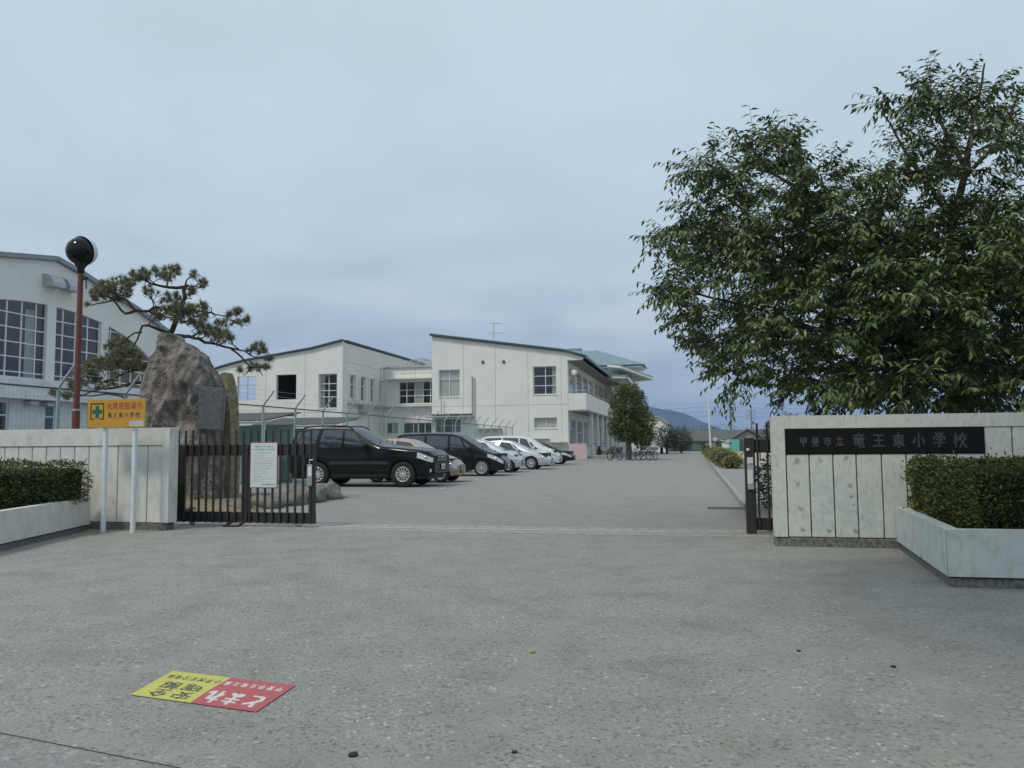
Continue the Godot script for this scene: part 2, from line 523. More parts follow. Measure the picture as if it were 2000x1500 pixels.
# ------------------------------------------------------------------ scene
func _ready() -> void:
	rng.seed = 4711
	cam_basis = Basis.from_euler(Vector3(deg_to_rad(PITCH), deg_to_rad(YAW), deg_to_rad(ROLL)))
	var cam := Camera3D.new()
	cam.name = "camera"
	cam.basis = cam_basis
	cam.position = Vector3(0, EYE, 0)
	cam.fov = rad_to_deg(2.0 * atan(750.0 / FPX))
	cam.far = 12000.0
	add_child(cam)
	cam.current = true
	var env := Environment.new()
	env.background_mode = Environment.BG_SKY
	env.sky = Sky.new()
	env.sky.sky_material = make_sky()
	env.background_energy_multiplier = 1.0
	env.tonemap_mode = Environment.TONE_MAPPER_LINEAR
	env.tonemap_exposure = 1.22
	env.sdfgi_enabled = true
	env.ssao_enabled = true
	env.ssil_enabled = true
	env.fog_enabled = true
	env.fog_density = 0.00018
	env.fog_light_color = Color(0.60, 0.72, 0.90)
	var we := WorldEnvironment.new()
	we.name = "environment"
	we.environment = env
	add_child(we)
	var sun := DirectionalLight3D.new()
	sun.name = "sun"
	sun.light_color = Color(1.0, 0.965, 0.90)
	sun.light_energy = 0.5
	sun.light_angular_distance = 10.0
	sun.shadow_enabled = true
	add_child(sun)
	sun.look_at_from_position(Vector3(-4.2, 11.0, 6.3), Vector3.ZERO)
	make_materials()
	setting()
	gate_walls()
	gates()
	left_front_things()
	rock_garden()
	cars()
	fence_and_sheds()
	main_building()
	middle_building()
	gym()
	far_things()
	right_side()
	trees()
	roadside_tree()

func make_sky() -> PanoramaSkyMaterial:
	var w := 1024
	var h := 512
	var img := Image.create(w, h, false, Image.FORMAT_RGBF)
	var nz := FastNoiseLite.new()
	nz.noise_type = FastNoiseLite.TYPE_SIMPLEX_SMOOTH
	nz.frequency = 1.0
	nz.fractal_octaves = 5
	nz.seed = 5
	img.fill(Color(0.30, 0.32, 0.33))
	var high := Vector3(0.485, 0.583, 0.662)
	var mid := Vector3(0.455, 0.56, 0.635)
	var low := Vector3(0.40, 0.475, 0.555)
	for y in h / 2 + 6:
		var v := (y + 0.5) / h
		var el := 90.0 - v * 180.0
		for x in w:
			var az := TAU * (x + 0.5) / w
			var d := Vector3(sin(az), 0, -cos(az))
			var e := maxf(el, 0.0)
			# clouds lie in a flat layer: stretched sideways towards the horizon
			var q := d * (cos(deg_to_rad(e)) * 2.2 / (sin(deg_to_rad(e)) + 0.22))
			var n1 := nz.get_noise_3d(q.x, 0.3, q.z)
			var n2 := nz.get_noise_3d(d.x * 4.0 + 7.0, e * 0.2, d.z * 4.0)
			var c := low.lerp(mid, smoothstep(1.0, 17.0, e + n2 * 4.0)).lerp(high, smoothstep(15.0, 40.0, e))
			c *= 1.0 + 0.07 * n1
			# heavier banks and paler gaps low down
			var band := smoothstep(1.5, 4.5, e) * (1.0 - smoothstep(8.0, 16.0, e))
			c = c.lerp(Vector3(0.50, 0.585, 0.65), clampf(n2 * 2.0 - 0.05, 0.0, 0.8) * band)
			c = c.lerp(Vector3(0.345, 0.41, 0.51), clampf(-n2 * 2.0 - 0.1, 0.0, 0.75) * band)
			img.set_pixel(x, y, Color(c.x, c.y, c.z))
	var m := PanoramaSkyMaterial.new()
	m.panorama = ImageTexture.create_from_image(img)
	return m

func flat(pts: Array, y: float, cell := 0.0) -> Geo:
	var g := Geo.new()
	var poly := PackedVector2Array()
	for p in pts:
		poly.append(Vector2(p[0], p[1]))
	var tr := Geometry2D.triangulate_polygon(poly)
	for i in range(0, tr.size(), 3):
		var a := poly[tr[i]]
		var b := poly[tr[i + 1]]
		var e := poly[tr[i + 2]]
		g.face([Vector3(a.x, y, a.y), Vector3(b.x, y, b.y), Vector3(e.x, y, e.y)], Vector3(a.x, y - 5.0, a.y))
	return g

func rect(x0: float, z0: float, x1: float, z1: float, y: float) -> Geo:
	return flat([[x0, z0], [x1, z0], [x1, z1], [x0, z1]], y)

func setting() -> void:
	struct(rect(-7000, -7500, 7000, 400, -0.06), "ground", M.land)
	# mountain range
	var g := Geo.new()
	var prof := [[-9000.0, 330.0], [-4200.0, 250.0], [-2600.0, 215.0], [-1400.0, 170.0], [-800.0, 185.0], [-420.0, 205.0], [-195.0, 180.0], [-108.0, 169.0], [-22.0, 140.0], [62.0, 95.0], [157.0, 57.0], [300.0, 38.0], [700.0, 60.0], [1500.0, 45.0], [4000.0, 120.0]]
	var nz := FastNoiseLite.new()
	nz.frequency = 0.006
	nz.seed = 3
	var rows := []
	for k in 7:
		var row := []
		var t := k / 6.0
		for i in 260:
			var x := -6000.0 + i * 38.0
			var y := 0.0
			for j in prof.size() - 1:
				if x >= prof[j][0] and x <= prof[j + 1][0]:
					var f: float = (x - prof[j][0]) / (prof[j + 1][0] - prof[j][0])
					y = lerpf(prof[j][1], prof[j + 1][1], f)
			var dz := (1.0 - t) * 900.0
			y *= 1.0 + 0.06 * nz.get_noise_1d(x)
			row.append(Vector3(x, y * pow(t, 1.3) * (1.0 + 0.16 * nz.get_noise_2d(x, dz) * (1.0 - t)) - 1.0, -4000.0 + dz))
		rows.append(row)
	g.sheet(rows, false)
	struct(g, "mountain", M.forest)
	# paved surfaces, all but touching
	struct(flat([[-60, -13.0], [60, -13.0], [60, 40], [-60, 40]], -0.005), "street", M.street)
	struct(flat([[-45, -12.0], [60, -12.0], [60, 8.0], [-1.99, -2.85], [-3.02, -3.03], [-45, -10.4]], 0.0), "forecourt", M.forecourt)
	struct(rect(-60, -130, 0.9, -12.0, -0.004), "driveway", M.drive)
	var st := Geo.new()
	st.span(Vector3(-8.4, -0.05, -12.02), Vector3(1.6, 0.004, -11.1))
	struct(st, "gate_threshold", M.concrete)
	struct(rect(0.9, -37.5, 40, -12.0, 0.07), "pavement", M.drive)
	struct(rect(0.9, -140, 70, -37.5, 0.0), "playground", M.sand)
	struct(rect(-60, -160, 0.9, -130, -0.002), "far_yard", M.drive)
	# kerb stones of the driveway
	var kerb := thing("kerb", "low grey concrete kerb along the right edge of the driveway", "kerb")
	var kg := Geo.new()
	kg.box(Vector3.ZERO, Vector3(0.13, 0.20, 0.985), 0.012)
	var km := kg.mesh()
	for k in 62:
		put(km, "kerb_stone", M.concrete, kerb, Vector3(0.945 + rng.randf_range(-0.006, 0.006), 0.005 + rng.randf_range(-0.006, 0.004), -16.2 - k * 1.0))
	var kf := Geo.new()
	kf.span(Vector3(0.88, -0.1, -78.0), Vector3(1.01, 0.1, -108.0), 0.01)
	part(kf, "kerb_run", M.concrete, kerb)
	# sunk drain grate beside the kerb
	var dr := thing("drain_grate", "rusty metal drain grate sunk in the driveway beside the kerb", "grate", Vector3(0.55, 0, -15.9))
	var rust := plain(0.07, 0.05, 0.04, 0.8)
	for k in 9:
		var dg := Geo.new()
		dg.span(Vector3(-0.30 + k * 0.07, 0.0, -0.14), Vector3(-0.275 + k * 0.07, 0.007, 0.14))
		part(dg, "bar", rust, dr)
	var df := Geo.new()
	for s in [-1.0, 1.0]:
		df.span(Vector3(-0.33, 0.0, s * 0.165 - 0.02), Vector3(0.33, 0.008, s * 0.165 + 0.02))
	part(df, "rim", plain(0.10, 0.075, 0.06, 0.8), dr)
	# rail for the sliding gate
	var rl := Geo.new()
	rl.span(Vector3(-8.1, 0.002, -11.475), Vector3(1.35, 0.016, -11.445), 0.003)
	tag(part(rl, "gate_rail", M.rail), "thin worn steel rail lying across the gateway", "rail")
	# parking marks
	var marks := [[-7.3, -22.0, 0.55, 0.10], [-7.05, -22.0, 0.1, 0.34], [-9.0, -21.6, 2.6, 0.10], [-6.95, -27.2, 0.85, 0.10], [-7.4, -30.2, 0.85, 0.09], [-6.2, -32.9, 0.7, 0.10], [-6.4, -37.8, 0.9, 0.10], [-6.3, -43.0, 1.0, 0.10]]
	var who := ["short white parking mark in front of the black off-roader", "stub of a white parking mark beside the black off-roader's nose", "long white bay line beside the black off-roader", "white bay line left of the empty parking bay", "white bay line beside the black minivan", "white bay line right of the black minivan", "white bay line beside the silver hatchback", "white bay line beside the white minivan"]
	for k in marks.size():
		var m = marks[k]
		tag(part(rect(m[0] - m[2] * 0.5, m[1] - m[3] * 0.5, m[0] + m[2] * 0.5, m[1] + m[3] * 0.5, 0.004), "parking_line", M.line_white), who[k], "marking", "white parking lines")
	# printed stop notice stuck on the asphalt; it is read from inside the school
	var img := Image.create(1024, 540, false, Image.FORMAT_RGB8)
	var red := lin(0.46, 0.085, 0.10)
	var yel := lin(0.56, 0.55, 0.11)
	var wht := lin(0.66, 0.64, 0.62)
	var blk := lin(0.07, 0.08, 0.05)
	img.fill(yel)
	img.fill_rect(Rect2i(0, 0, 520, 540), red)
	img_text(img, "とまれ", 50, 60, 120, 200, 160, 26, wht)
	img_text(img, "安全", 580, 35, 150, 130, 190, 17, blk)
	img_text(img, "確認", 580, 190, 150, 130, 190, 17, blk)
	img_text(img, "甲斐市立竜王東", 40, 385, 52, 78, 68, 8, wht)
	img_text(img, "小学校安全確認", 535, 385, 50, 78, 66, 8, blk)
	# worn by tyres and feet
	var grit := FastNoiseLite.new()
	grit.frequency = 0.05
	grit.seed = 8
	var asph := lin(0.27, 0.27, 0.26)
	for y in 540:
		for x in 1024:
			var nzv := grit.get_noise_2d(x, y)
			var q := img.get_pixel(x, y)
			var f := clampf((nzv - 0.12) * 1.4, 0.0, 0.55) + rng.randf() * 0.14
			img.set_pixel(x, y, q.lerp(asph, f))
	var c := [Vector3(-2.87, 0.005, -4.02), Vector3(-2.06, 0.005, -3.91), Vector3(-2.04, 0.005, -3.49), Vector3(-2.81, 0.005, -3.60)]
	var sg := Geo.new()
	sg.use_uv = true
	var uvs := [Vector2(1, 1), Vector2(0, 1), Vector2(0, 0), Vector2(1, 0)]
	for k in 4:
		sg.vert(c[k], Vector3.UP, uvs[k])
	sg.ix = PackedInt32Array([0, 1, 2, 0, 2, 3])
	tag(part(sg, "road_sticker", print_mat(img, 0.8)), "yellow and red stop notice printed flat on the asphalt", "sticker")
	# small litter on the forecourt
	var spots := [[690, 1476, 0.022], [1040, 1275, 0.02], [1005, 1470, 0.014], [1745, 1303, 0.016], [1560, 1272, 0.014]]
	var lab := ["small dark clod lying at the bottom edge of the forecourt", "yellow dry leaf lying in the middle of the forecourt", "tiny dark pebble right of the dark clod on the forecourt", "dark leaf scrap lying in front of the right planter", "dark crumb on the asphalt in front of the right wall"]
	for k in spots.size():
		var d := cam_basis * Vector3((spots[k][0] - 1000.0) / FPX, -(spots[k][1] - 750.0) / FPX, -1.0)
		var p := Vector3(0, EYE, 0) + d * (-EYE / d.y)
		var lg := Geo.new()
		var r: float = spots[k][2]
		lg.lathe([Vector2(0.0, 0.0), Vector2(r, 0.001), Vector2(r * 0.8, r * 0.5), Vector2(0.0, r * 0.6)], p, 7)
		tag(part(lg, "litter", plain(0.30, 0.24, 0.03, 0.9) if k == 1 else plain(0.03, 0.03, 0.028, 0.95)), lab[k], "litter")

# ------------------------------------------------------------------ gate walls
func stained_wall_image() -> Image:
	# painted concrete of the right wall over x 0.9..7.3 m, y 0..1.6 m: grain, blue paint ghosts and round smudges
	var img := Image.create(1280, 320, false, Image.FORMAT_RGB8)
	var nz := FastNoiseLite.new()
	nz.seed = 19
	nz.frequency = 0.02
	nz.fractal_octaves = 5
	var marks := [[1.20, 1.02, 0.045], [1.49, 1.03, 0.03], [1.78, 1.05, 0.045], [1.21, 0.74, 0.038], [1.80, 0.73, 0.03], [1.23, 0.44, 0.05], [1.81, 0.60, 0.022], [1.83, 0.50, 0.02], [1.24, 0.20, 0.035], [1.55, 0.19, 0.035], [1.84, 0.19, 0.035]]
	var blue := [[1.50, 0.68, 0.17, 0.24], [1.72, 0.55, 0.17, 0.26], [2.0, 0.50, 0.13, 0.22], [1.53, 0.45, 0.12, 0.16], [2.05, 0.28, 0.13, 0.16], [1.42, 0.25, 0.10, 0.13], [1.80, 0.32, 0.12, 0.14]]
	for y in 320:
		var wy := 1.6 * (1.0 - (y + 0.5) / 320.0)
		for x in 1280:
			var wx := 0.9 + 6.4 * (x + 0.5) / 1280.0
			var n1 := nz.get_noise_2d(x, y)
			var n2 := nz.get_noise_2d(x * 5.0 + 900.0, y * 1.2)
			var n3 := nz.get_noise_2d(x * 2.2 + 300.0, y * 2.2 + 80.0)
			var c := Vector3(0.56, 0.58, 0.53) * (1.0 + 0.10 * n1 + 0.06 * n3)
			c = c.lerp(Vector3(0.34, 0.34, 0.32), clampf(n2 * 1.7 - 0.36, 0.0, 0.5))
			for b in blue:
				var dd := Vector2((wx - b[0]) / b[2], (wy - b[1]) / b[3]).length() + n3 * 1.1
				if dd < 1.0:
					c = c.lerp(Vector3(0.40, 0.50, 0.53), smoothstep(1.0, 0.5, dd) * 0.38)
			for m in marks:
				var dd := Vector2(wx - m[0], wy - m[1]).length() / float(m[2]) + n3 * 0.9
				if dd < 1.0:
					c = c.lerp(Vector3(0.16, 0.16, 0.145), smoothstep(1.0, 0.3, dd) * 0.6)
			img.set_pixel(x, y, Color(c.x, c.y, c.z).linear_to_srgb())
	return img

func gate_walls() -> void:
	# left wall: posts and top band frame recessed panels
	var wz := -10.65
	var lw := thing("gate_wall", "cream panelled concrete wall left of the gate behind the yellow sign", "wall", Vector3(-9.0, 0, wz))
	var pg := Geo.new()
	pg.box(Vector3.ZERO, Vector3(0.248, 1.165, 0.05), 0.008)
	var pm := pg.mesh()
	for k in 20:
		put(pm, "panel", M.wall_paint, lw, Vector3(0.999 - k * 0.262, 0.695, -0.04))
	var g := Geo.new()
	g.prism(PackedVector2Array([Vector2(-4.41, 1.283), Vector2(1.133, 1.283), Vector2(1.133, 0.115), Vector2(1.25, 0.115), Vector2(1.25, 1.54), Vector2(1.242, 1.548), Vector2(-4.41, 1.548)]), Vector3.ZERO, Vector3.RIGHT, Vector3.UP, Vector3(0, 0, -0.22))
	part(g, "frame", M.wall_paint, lw)
	g = Geo.new()
	g.span(Vector3(-4.4, 0.1, -0.20), Vector3(1.16, 1.29, -0.062))
	part(g, "core", M.plinth, lw)
	g = Geo.new()
	g.box(Vector3(-1.6, 0.04, -0.12), Vector3(5.62, 0.125, 0.21), 0.01)
	part(g, "plinth", M.plinth, lw)
	# right wall with the name plaque
	var rz := -10.19
	var rmat := print_mat(stained_wall_image(), 0.85)
	var rw := thing("gate_wall", "stained panelled concrete wall with a black name plaque under the big tree", "wall", Vector3(1.0, 0, rz))
	var uvf := func(p: Vector3) -> Vector2: return Vector2((p.x + 1.0 - 0.9) / 6.4, 1.0 - p.y / 1.6)
	var xs := [1.085, 1.35, 1.62, 1.88, 2.16, 2.43, 2.70, 2.97, 3.27]
	for k in 18:
		var x0: float = xs[k] if k < xs.size() else 3.27 + (k - 8) * 0.29
		var x1: float = xs[k + 1] if k + 1 < xs.size() else 3.27 + (k - 7) * 0.29
		var top := 1.10 if k < 8 else 1.41
		g = Geo.new()
		g.use_uv = true
		g.uvf = uvf
		g.box(Vector3((x0 + x1) * 0.5 - 1.0, (0.115 + top) * 0.5, -0.035), Vector3(x1 - x0 - 0.013, top - 0.115, 0.05), 0.008)
		part(g, "panel", rmat, rw)
	g = Geo.new()
	g.use_uv = true
	g.uvf = uvf
	g.prism(PackedVector2Array([Vector2(-0.07, 0.115), Vector2(0.076, 0.115), Vector2(0.076, 1.415), Vector2(5.17, 1.415), Vector2(5.17, 1.57), Vector2(-0.062, 1.57), Vector2(-0.07, 1.562)]), Vector3.ZERO, Vector3.RIGHT, Vector3.UP, Vector3(0, 0, -0.25))
	part(g, "frame", rmat, rw)
	g = Geo.new()
	g.span(Vector3(0.07, 0.1, -0.24), Vector3(5.1, 1.41, -0.055))
	part(g, "core", M.plinth, rw)
	g = Geo.new()
	g.box(Vector3(2.53, 0.045, -0.125), Vector3(5.2, 0.12, 0.23), 0.01)
	part(g, "plinth", M.plinth, rw)
	# plaque
	var pl := thing("name_plaque", "long black stone plaque with engraved grey characters on the right wall", "plaque", Vector3(2.17, 1.262, rz))
	g = Geo.new()
	g.box(Vector3(0, 0, -0.02), Vector3(2.19, 0.30, 0.05), 0.006)
	part(g, "stone", M.granite, pl)
	var img := Image.create(1460, 200, false, Image.FORMAT_RGBA8)
	img.fill(Color(1, 1, 1, 0))
	var ink := lin(0.042, 0.045, 0.048)
	img_text(img, "甲斐市立", 110, 68, 62, 72, 92, 7, ink)
	img_text(img, "竜王東小学校", 510, 42, 96, 112, 146, 9, ink)
	var im := print_mat(img, 0.7)
	im.transparency = BaseMaterial3D.TRANSPARENCY_ALPHA_SCISSOR
	im.alpha_scissor_threshold = 0.4
	part(printed(Vector3(-1.095, -0.15, 0.0065), Vector3(2.19, 0, 0), Vector3(0, 0.30, 0)), "lettering", im, pl)
	# planters
	planter("planter", "low white planter box along the left wall holding the left hedge", [Vector2(-9.02, -10.55), Vector2(-8.05, -7.55), Vector2(-14.5, -7.2), Vector2(-14.5, -10.55)], 0.49, M.wall_paint)
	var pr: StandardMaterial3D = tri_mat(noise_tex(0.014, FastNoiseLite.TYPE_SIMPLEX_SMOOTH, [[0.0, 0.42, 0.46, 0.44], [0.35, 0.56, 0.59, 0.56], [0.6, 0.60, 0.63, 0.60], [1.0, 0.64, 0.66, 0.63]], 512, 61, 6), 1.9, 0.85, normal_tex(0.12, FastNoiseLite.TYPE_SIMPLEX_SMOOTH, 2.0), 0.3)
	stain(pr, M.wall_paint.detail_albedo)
	planter("planter", "low white planter box in front of the right wall holding the right hedge", [Vector2(2.28, -10.17), Vector2(2.09, -7.58), Vector2(6.2, -7.7), Vector2(6.2, -10.17)], 0.49, pr)
	hedge("hedge", "clipped green hedge in the left planter beside the yellow sign", Vector3(-11.62, 0.45, -9.05), Vector3(5.6, 0.585, 2.5), Vector2(-9.12, -8.2), 0.30, 18000)
	hedge("hedge", "clipped dark green hedge in the right planter before the plaque wall", Vector3(4.44, 0.45, -8.88), Vector3(4.1, 0.60, 2.25), Vector2(2.24, 2.15), -0.07, 24000)

func planter(called: String, label: String, pts: Array, h: float, mat: Material) -> void:
	var o := thing(called, label, "planter")
	var n := pts.size()
	var mid := Vector2.ZERO
	for p in pts:
		mid += p / n
	# a wall of butted slabs along each side but the one on the gate wall
	for k in n - 1:
		var a: Vector2 = pts[k]
		var b: Vector2 = pts[k + 1]
		var d := (b - a).normalized()
		var inn := Vector2(-d.y, d.x)
		if inn.dot(mid - a) < 0.0:
			inn = -inn
		var t := 0.12
		var a2 := a + inn * t
		var b2 := b + inn * t
		if k > 0:
			a2 += d * t
		if k < n - 2:
			b2 -= d * t
		var gap := 0.004
		for lay in [[-0.04, 0.075, 0.022, M.plinth, "plinth"], [0.092, h, 0.0, mat, "side_slab"], [0.07, 0.095, 0.03, M.black, "joint"]]:
			var ins: float = lay[2]
			var g := Geo.new()
			var q := PackedVector2Array([a + inn * ins + d * (gap + (ins if k > 0 else 0.0)), b + inn * ins - d * (gap + (ins if k < n - 2 else 0.0)), b2 - d * gap, a2 + d * gap])
			g.prism(q, Vector3(0, lay[0], 0), Vector3.RIGHT, Vector3.BACK, Vector3(0, lay[1] - lay[0], 0))
			part(g, lay[4], lay[3], o)
	var sg := Geo.new()
	var poly := PackedVector2Array()
	for p in pts:
		poly.append(p.lerp(mid, 0.06))
	sg.prism(poly, Vector3(0, 0.02, 0), Vector3.RIGHT, Vector3.BACK, Vector3(0, h - 0.1, 0))
	part(sg, "soil", M.soil, o)

# one folded leaf: base, two sides, tip
func add_leaf(g: Geo, p: Vector3, dir: Vector3, up: Vector3, ln: float, wd: float, fold := 0.25) -> void:
	var side := dir.cross(up)
	if side.length_squared() < 1e-6:
		side = dir.cross(Vector3.RIGHT)
	side = side.normalized()
	var nn := side.cross(dir).normalized()
	var mid := p + dir * ln * 0.45
	var a := mid + side * wd * 0.5 + nn * wd * fold
	var b := mid - side * wd * 0.5 + nn * wd * fold
	var tip := p + dir * ln - nn * ln * 0.12
	g.tri(p, a, tip)
	g.tri(p, tip, b)

# hedge as a box of small leaves over a dark twiggy core; the end at x = edge.x leans
func hedge(called: String, label: String, mid: Vector3, size: Vector3, edge: Vector2, lean: float, count: int) -> void:
	var o := thing(called, label, "hedge", mid)
	var nz := FastNoiseLite.new()
	nz.seed = int(absf(mid.x) * 10.0)
	nz.frequency = 1.1
	var core := Geo.new()
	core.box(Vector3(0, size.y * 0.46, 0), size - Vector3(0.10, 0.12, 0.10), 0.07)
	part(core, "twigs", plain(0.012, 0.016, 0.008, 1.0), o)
	var g := Geo.new()
	g.use_col = true
	var h := size * 0.5
	for k in count:
		# pick a face: front, top, the end towards the gate
		var f := rng.randf()
		var p := Vector3(rng.randf_range(-h.x, h.x), rng.randf_range(-0.02, size.y), rng.randf_range(-h.z, h.z))
		var out := Vector3.UP
		var endx := h.x if mid.x < 0.0 else -h.x
		var depth := absf(rng.randfn(0.0, 0.045))
		if f < 0.42:
			p.z = h.z - depth
			out = Vector3(0, 0.25, 1)
		elif f < 0.70:
			p.y = size.y - depth
			out = Vector3(0, 1, 0.15)
		else:
			p.x = endx - signf(endx) * depth
			out = Vector3(signf(endx), 0.25, 0)
		# rounded shoulders, lumps
		var ry := maxf(0.0, p.y - size.y + 0.16) / 0.16
		p.z = clampf(p.z, -h.z, h.z - 0.10 * ry * ry)
		if signf(endx) > 0.0:
			p.x = minf(p.x, endx - 0.10 * ry * ry)
		else:
			p.x = maxf(p.x, endx + 0.10 * ry * ry)
		var bump := nz.get_noise_3d(p.x * 1.6, p.y * 2.0, p.z * 1.6)
		p += out * (bump * 0.09) + Vector3.UP * nz.get_noise_2d(p.x * 0.9, p.z * 0.9) * 0.08
		if rng.randf() < 0.025:
			p += out * rng.randf_range(0.03, 0.10)
		var t := rng.randf()
		var tone := 0.75 + 0.5 * rng.randf()
		g.col = Color(0.055, 0.075, 0.022) * tone
		if t > 0.55:
			g.col = Color(0.155, 0.165, 0.038) * tone
		elif t > 0.53:
			g.col = Color(0.12, 0.07, 0.03) * tone
		var dir := (out + Vector3(rng.randfn(0, 0.7), rng.randfn(0.25, 0.6), rng.randfn(0, 0.7))).normalized()
		add_leaf(g, p, dir, Vector3(rng.randfn(), 1.0, rng.randfn()), rng.randf_range(0.03, 0.055), rng.randf_range(0.016, 0.028), 0.15)
	var lf := part(g, "foliage", M.leaf, o)
	lf.set_meta("kind", "stuff")

# ------------------------------------------------------------------ gates
func gates() -> void:
	var gz := -11.4
	var o := thing("sliding_gate", "dark brown slatted metal gate leaf standing across the left of the entrance", "gate", Vector3(-8.15, 0, gz))
	var b := Geo.new()
	b.box(Vector3.ZERO, Vector3(0.028, 1.46, 0.034), 0.004)
	var bm := b.mesh()
	for k in 19:
		put(bm, "slat", M.gate, o, Vector3(0.05 + k * 0.129, 0.785, 0.034))
	for r in [[1.11, 1.285, "rail"], [0.06, 0.225, "rail"]]:
		b = Geo.new()
		b.span(Vector3(-0.02, r[0], -0.028), Vector3(2.44, r[1], 0.012), 0.006)
		part(b, r[2], M.gate, o)
	for x in [0.105, 1.24, 2.385]:
		b = Geo.new()
		b.box(Vector3(x, 0.66, 0.004), Vector3(0.10, 1.20, 0.062), 0.008)
		part(b, "post", M.gate, o)
	b = Geo.new()
	b.bar(Vector3(0.98, 0.0, 0.18), Vector3(1.02, 0.10, -0.05), 0.05, 0.03)
	b.bar(Vector3(1.20, 0.0, 0.16), Vector3(1.24, 0.10, -0.02), 0.04, 0.03)
	b.bar(Vector3(0.96, 0.015, 0.17), Vector3(1.22, 0.015, 0.15), 0.03, 0.025)
	part(b, "stay", M.gate, o)
	for x in [0.3, 2.15]:
		b = Geo.new()
		b.lathe([Vector2(0.0, -0.015), Vector2(0.05, -0.015), Vector2(0.045, 0.0), Vector2(0.05, 0.015), Vector2(0.0, 0.015)], Vector3(x, 0.055, -0.01), 14, Basis(Vector3.RIGHT, PI / 2))
		part(b, "roller", M.steel, o)
	var lk := Geo.new()
	lk.box(Vector3(2.36, 0.80, 0.05), Vector3(0.09, 0.33, 0.035), 0.008)
	var lkn := part(lk, "latch", M.steel, o)
	lk = Geo.new()
	lk.box(Vector3(2.375, 0.86, 0.072), Vector3(0.062, 0.15, 0.012), 0.003)
	part(lk, "latch_plate", M.frame_white, lkn)
	lk = Geo.new()
	lk.rod(Vector3(2.36, 0.98, 0.055), Vector3(2.36, 1.04, 0.055), 0.012)
	lk.rod(Vector3(2.36, 1.035, 0.055), Vector3(2.42, 1.035, 0.055), 0.010)
	part(lk, "latch_handle", M.steel, lkn)
	# notice hung on it
	var n := thing("gate_notice", "white paper notice with a red edge hung on the slatted gate", "notice", Vector3(-6.56, 0.96, gz + 0.066))
	b = Geo.new()
	b.box(Vector3(0, 0, 0), Vector3(0.475, 0.715, 0.012), 0.002)
	part(b, "backing", plain(0.30, 0.045, 0.06, 0.6), n)
	var img := Image.create(360, 540, false, Image.FORMAT_RGB8)
	img.fill(lin(0.60, 0.66, 0.67))
	var ink := lin(0.05, 0.06, 0.07)
	var rd := lin(0.36, 0.10, 0.09)
	var rows := [[60, 300, 38, 2, 0], [34, 320, 72, 2, 0], [90, 270, 116, 1, 0], [40, 180, 152, 1, 1], [40, 300, 184, 1, 1], [40, 320, 214, 1, 1], [40, 300, 244, 1, 1], [40, 315, 274, 1, 1], [40, 270, 304, 1, 1], [40, 230, 334, 1, 1], [40, 220, 364, 1, 1], [34, 150, 402, 1, 0], [34, 325, 432, 1, 0], [34, 170, 462, 1, 0], [170, 325, 498, 2, 0]]
	var chars := GLYPH.keys()
	for r in rows:
		var x: float = r[0]
		while x < r[1]:
			var s: float = 15.0 if r[3] == 2 else 12.0
			img_glyph(img, chars[rng.randi() % chars.size()], x, r[2], s, s, 2.0 if r[3] == 2 else 1.0, ink if r[4] == 0 else rd)
			x += s + 4.0
	part(printed(Vector3(-0.225, -0.345, 0.0085), Vector3(0.45, 0, 0), Vector3(0, 0.69, 0)), "print", print_mat(img, 0.35), n)
	# right leaf, slid away behind the right wall
	var r2 := thing("sliding_gate", "end of a dark gate leaf slid back behind the right wall", "gate", Vector3(0.67, 0, -11.45))
	b = Geo.new()
	b.box(Vector3(0.07, 0.665, 0), Vector3(0.14, 1.30, 0.07), 0.008)
	part(b, "post", M.gate, r2)
	for k in 14:
		put(bm, "slat", M.gate, r2, Vector3(0.175 + k * 0.129, 0.785, 0.026))
	for q in [[1.11, 1.29], [0.06, 0.225]]:
		b = Geo.new()
		b.span(Vector3(0.14, q[0], -0.035), Vector3(2.0, q[1], 0.005), 0.006)
		part(b, "rail", M.gate, r2)
	b = Geo.new()
	b.box(Vector3(0.075, 0.83, 0.05), Vector3(0.085, 0.44, 0.03), 0.006)
	var lt := part(b, "latch", M.galv, r2)
	b = Geo.new()
	b.box(Vector3(0.068, 0.78, 0.069), Vector3(0.075, 0.19, 0.01), 0.003)
	b.box(Vector3(0.072, 1.0, 0.069), Vector3(0.08, 0.075, 0.01), 0.003)
	part(b, "latch_plate", M.frame_white, lt)
	b = Geo.new()
	b.lathe([Vector2(0.0, 0.0), Vector2(0.022, 0.0), Vector2(0.024, 0.012), Vector2(0.012, 0.024), Vector2(0.0, 0.025)], Vector3(0.05, 1.15, 0.036), 12, Basis(Vector3.RIGHT, PI / 2))
	part(b, "knob", M.frame_white, lt)

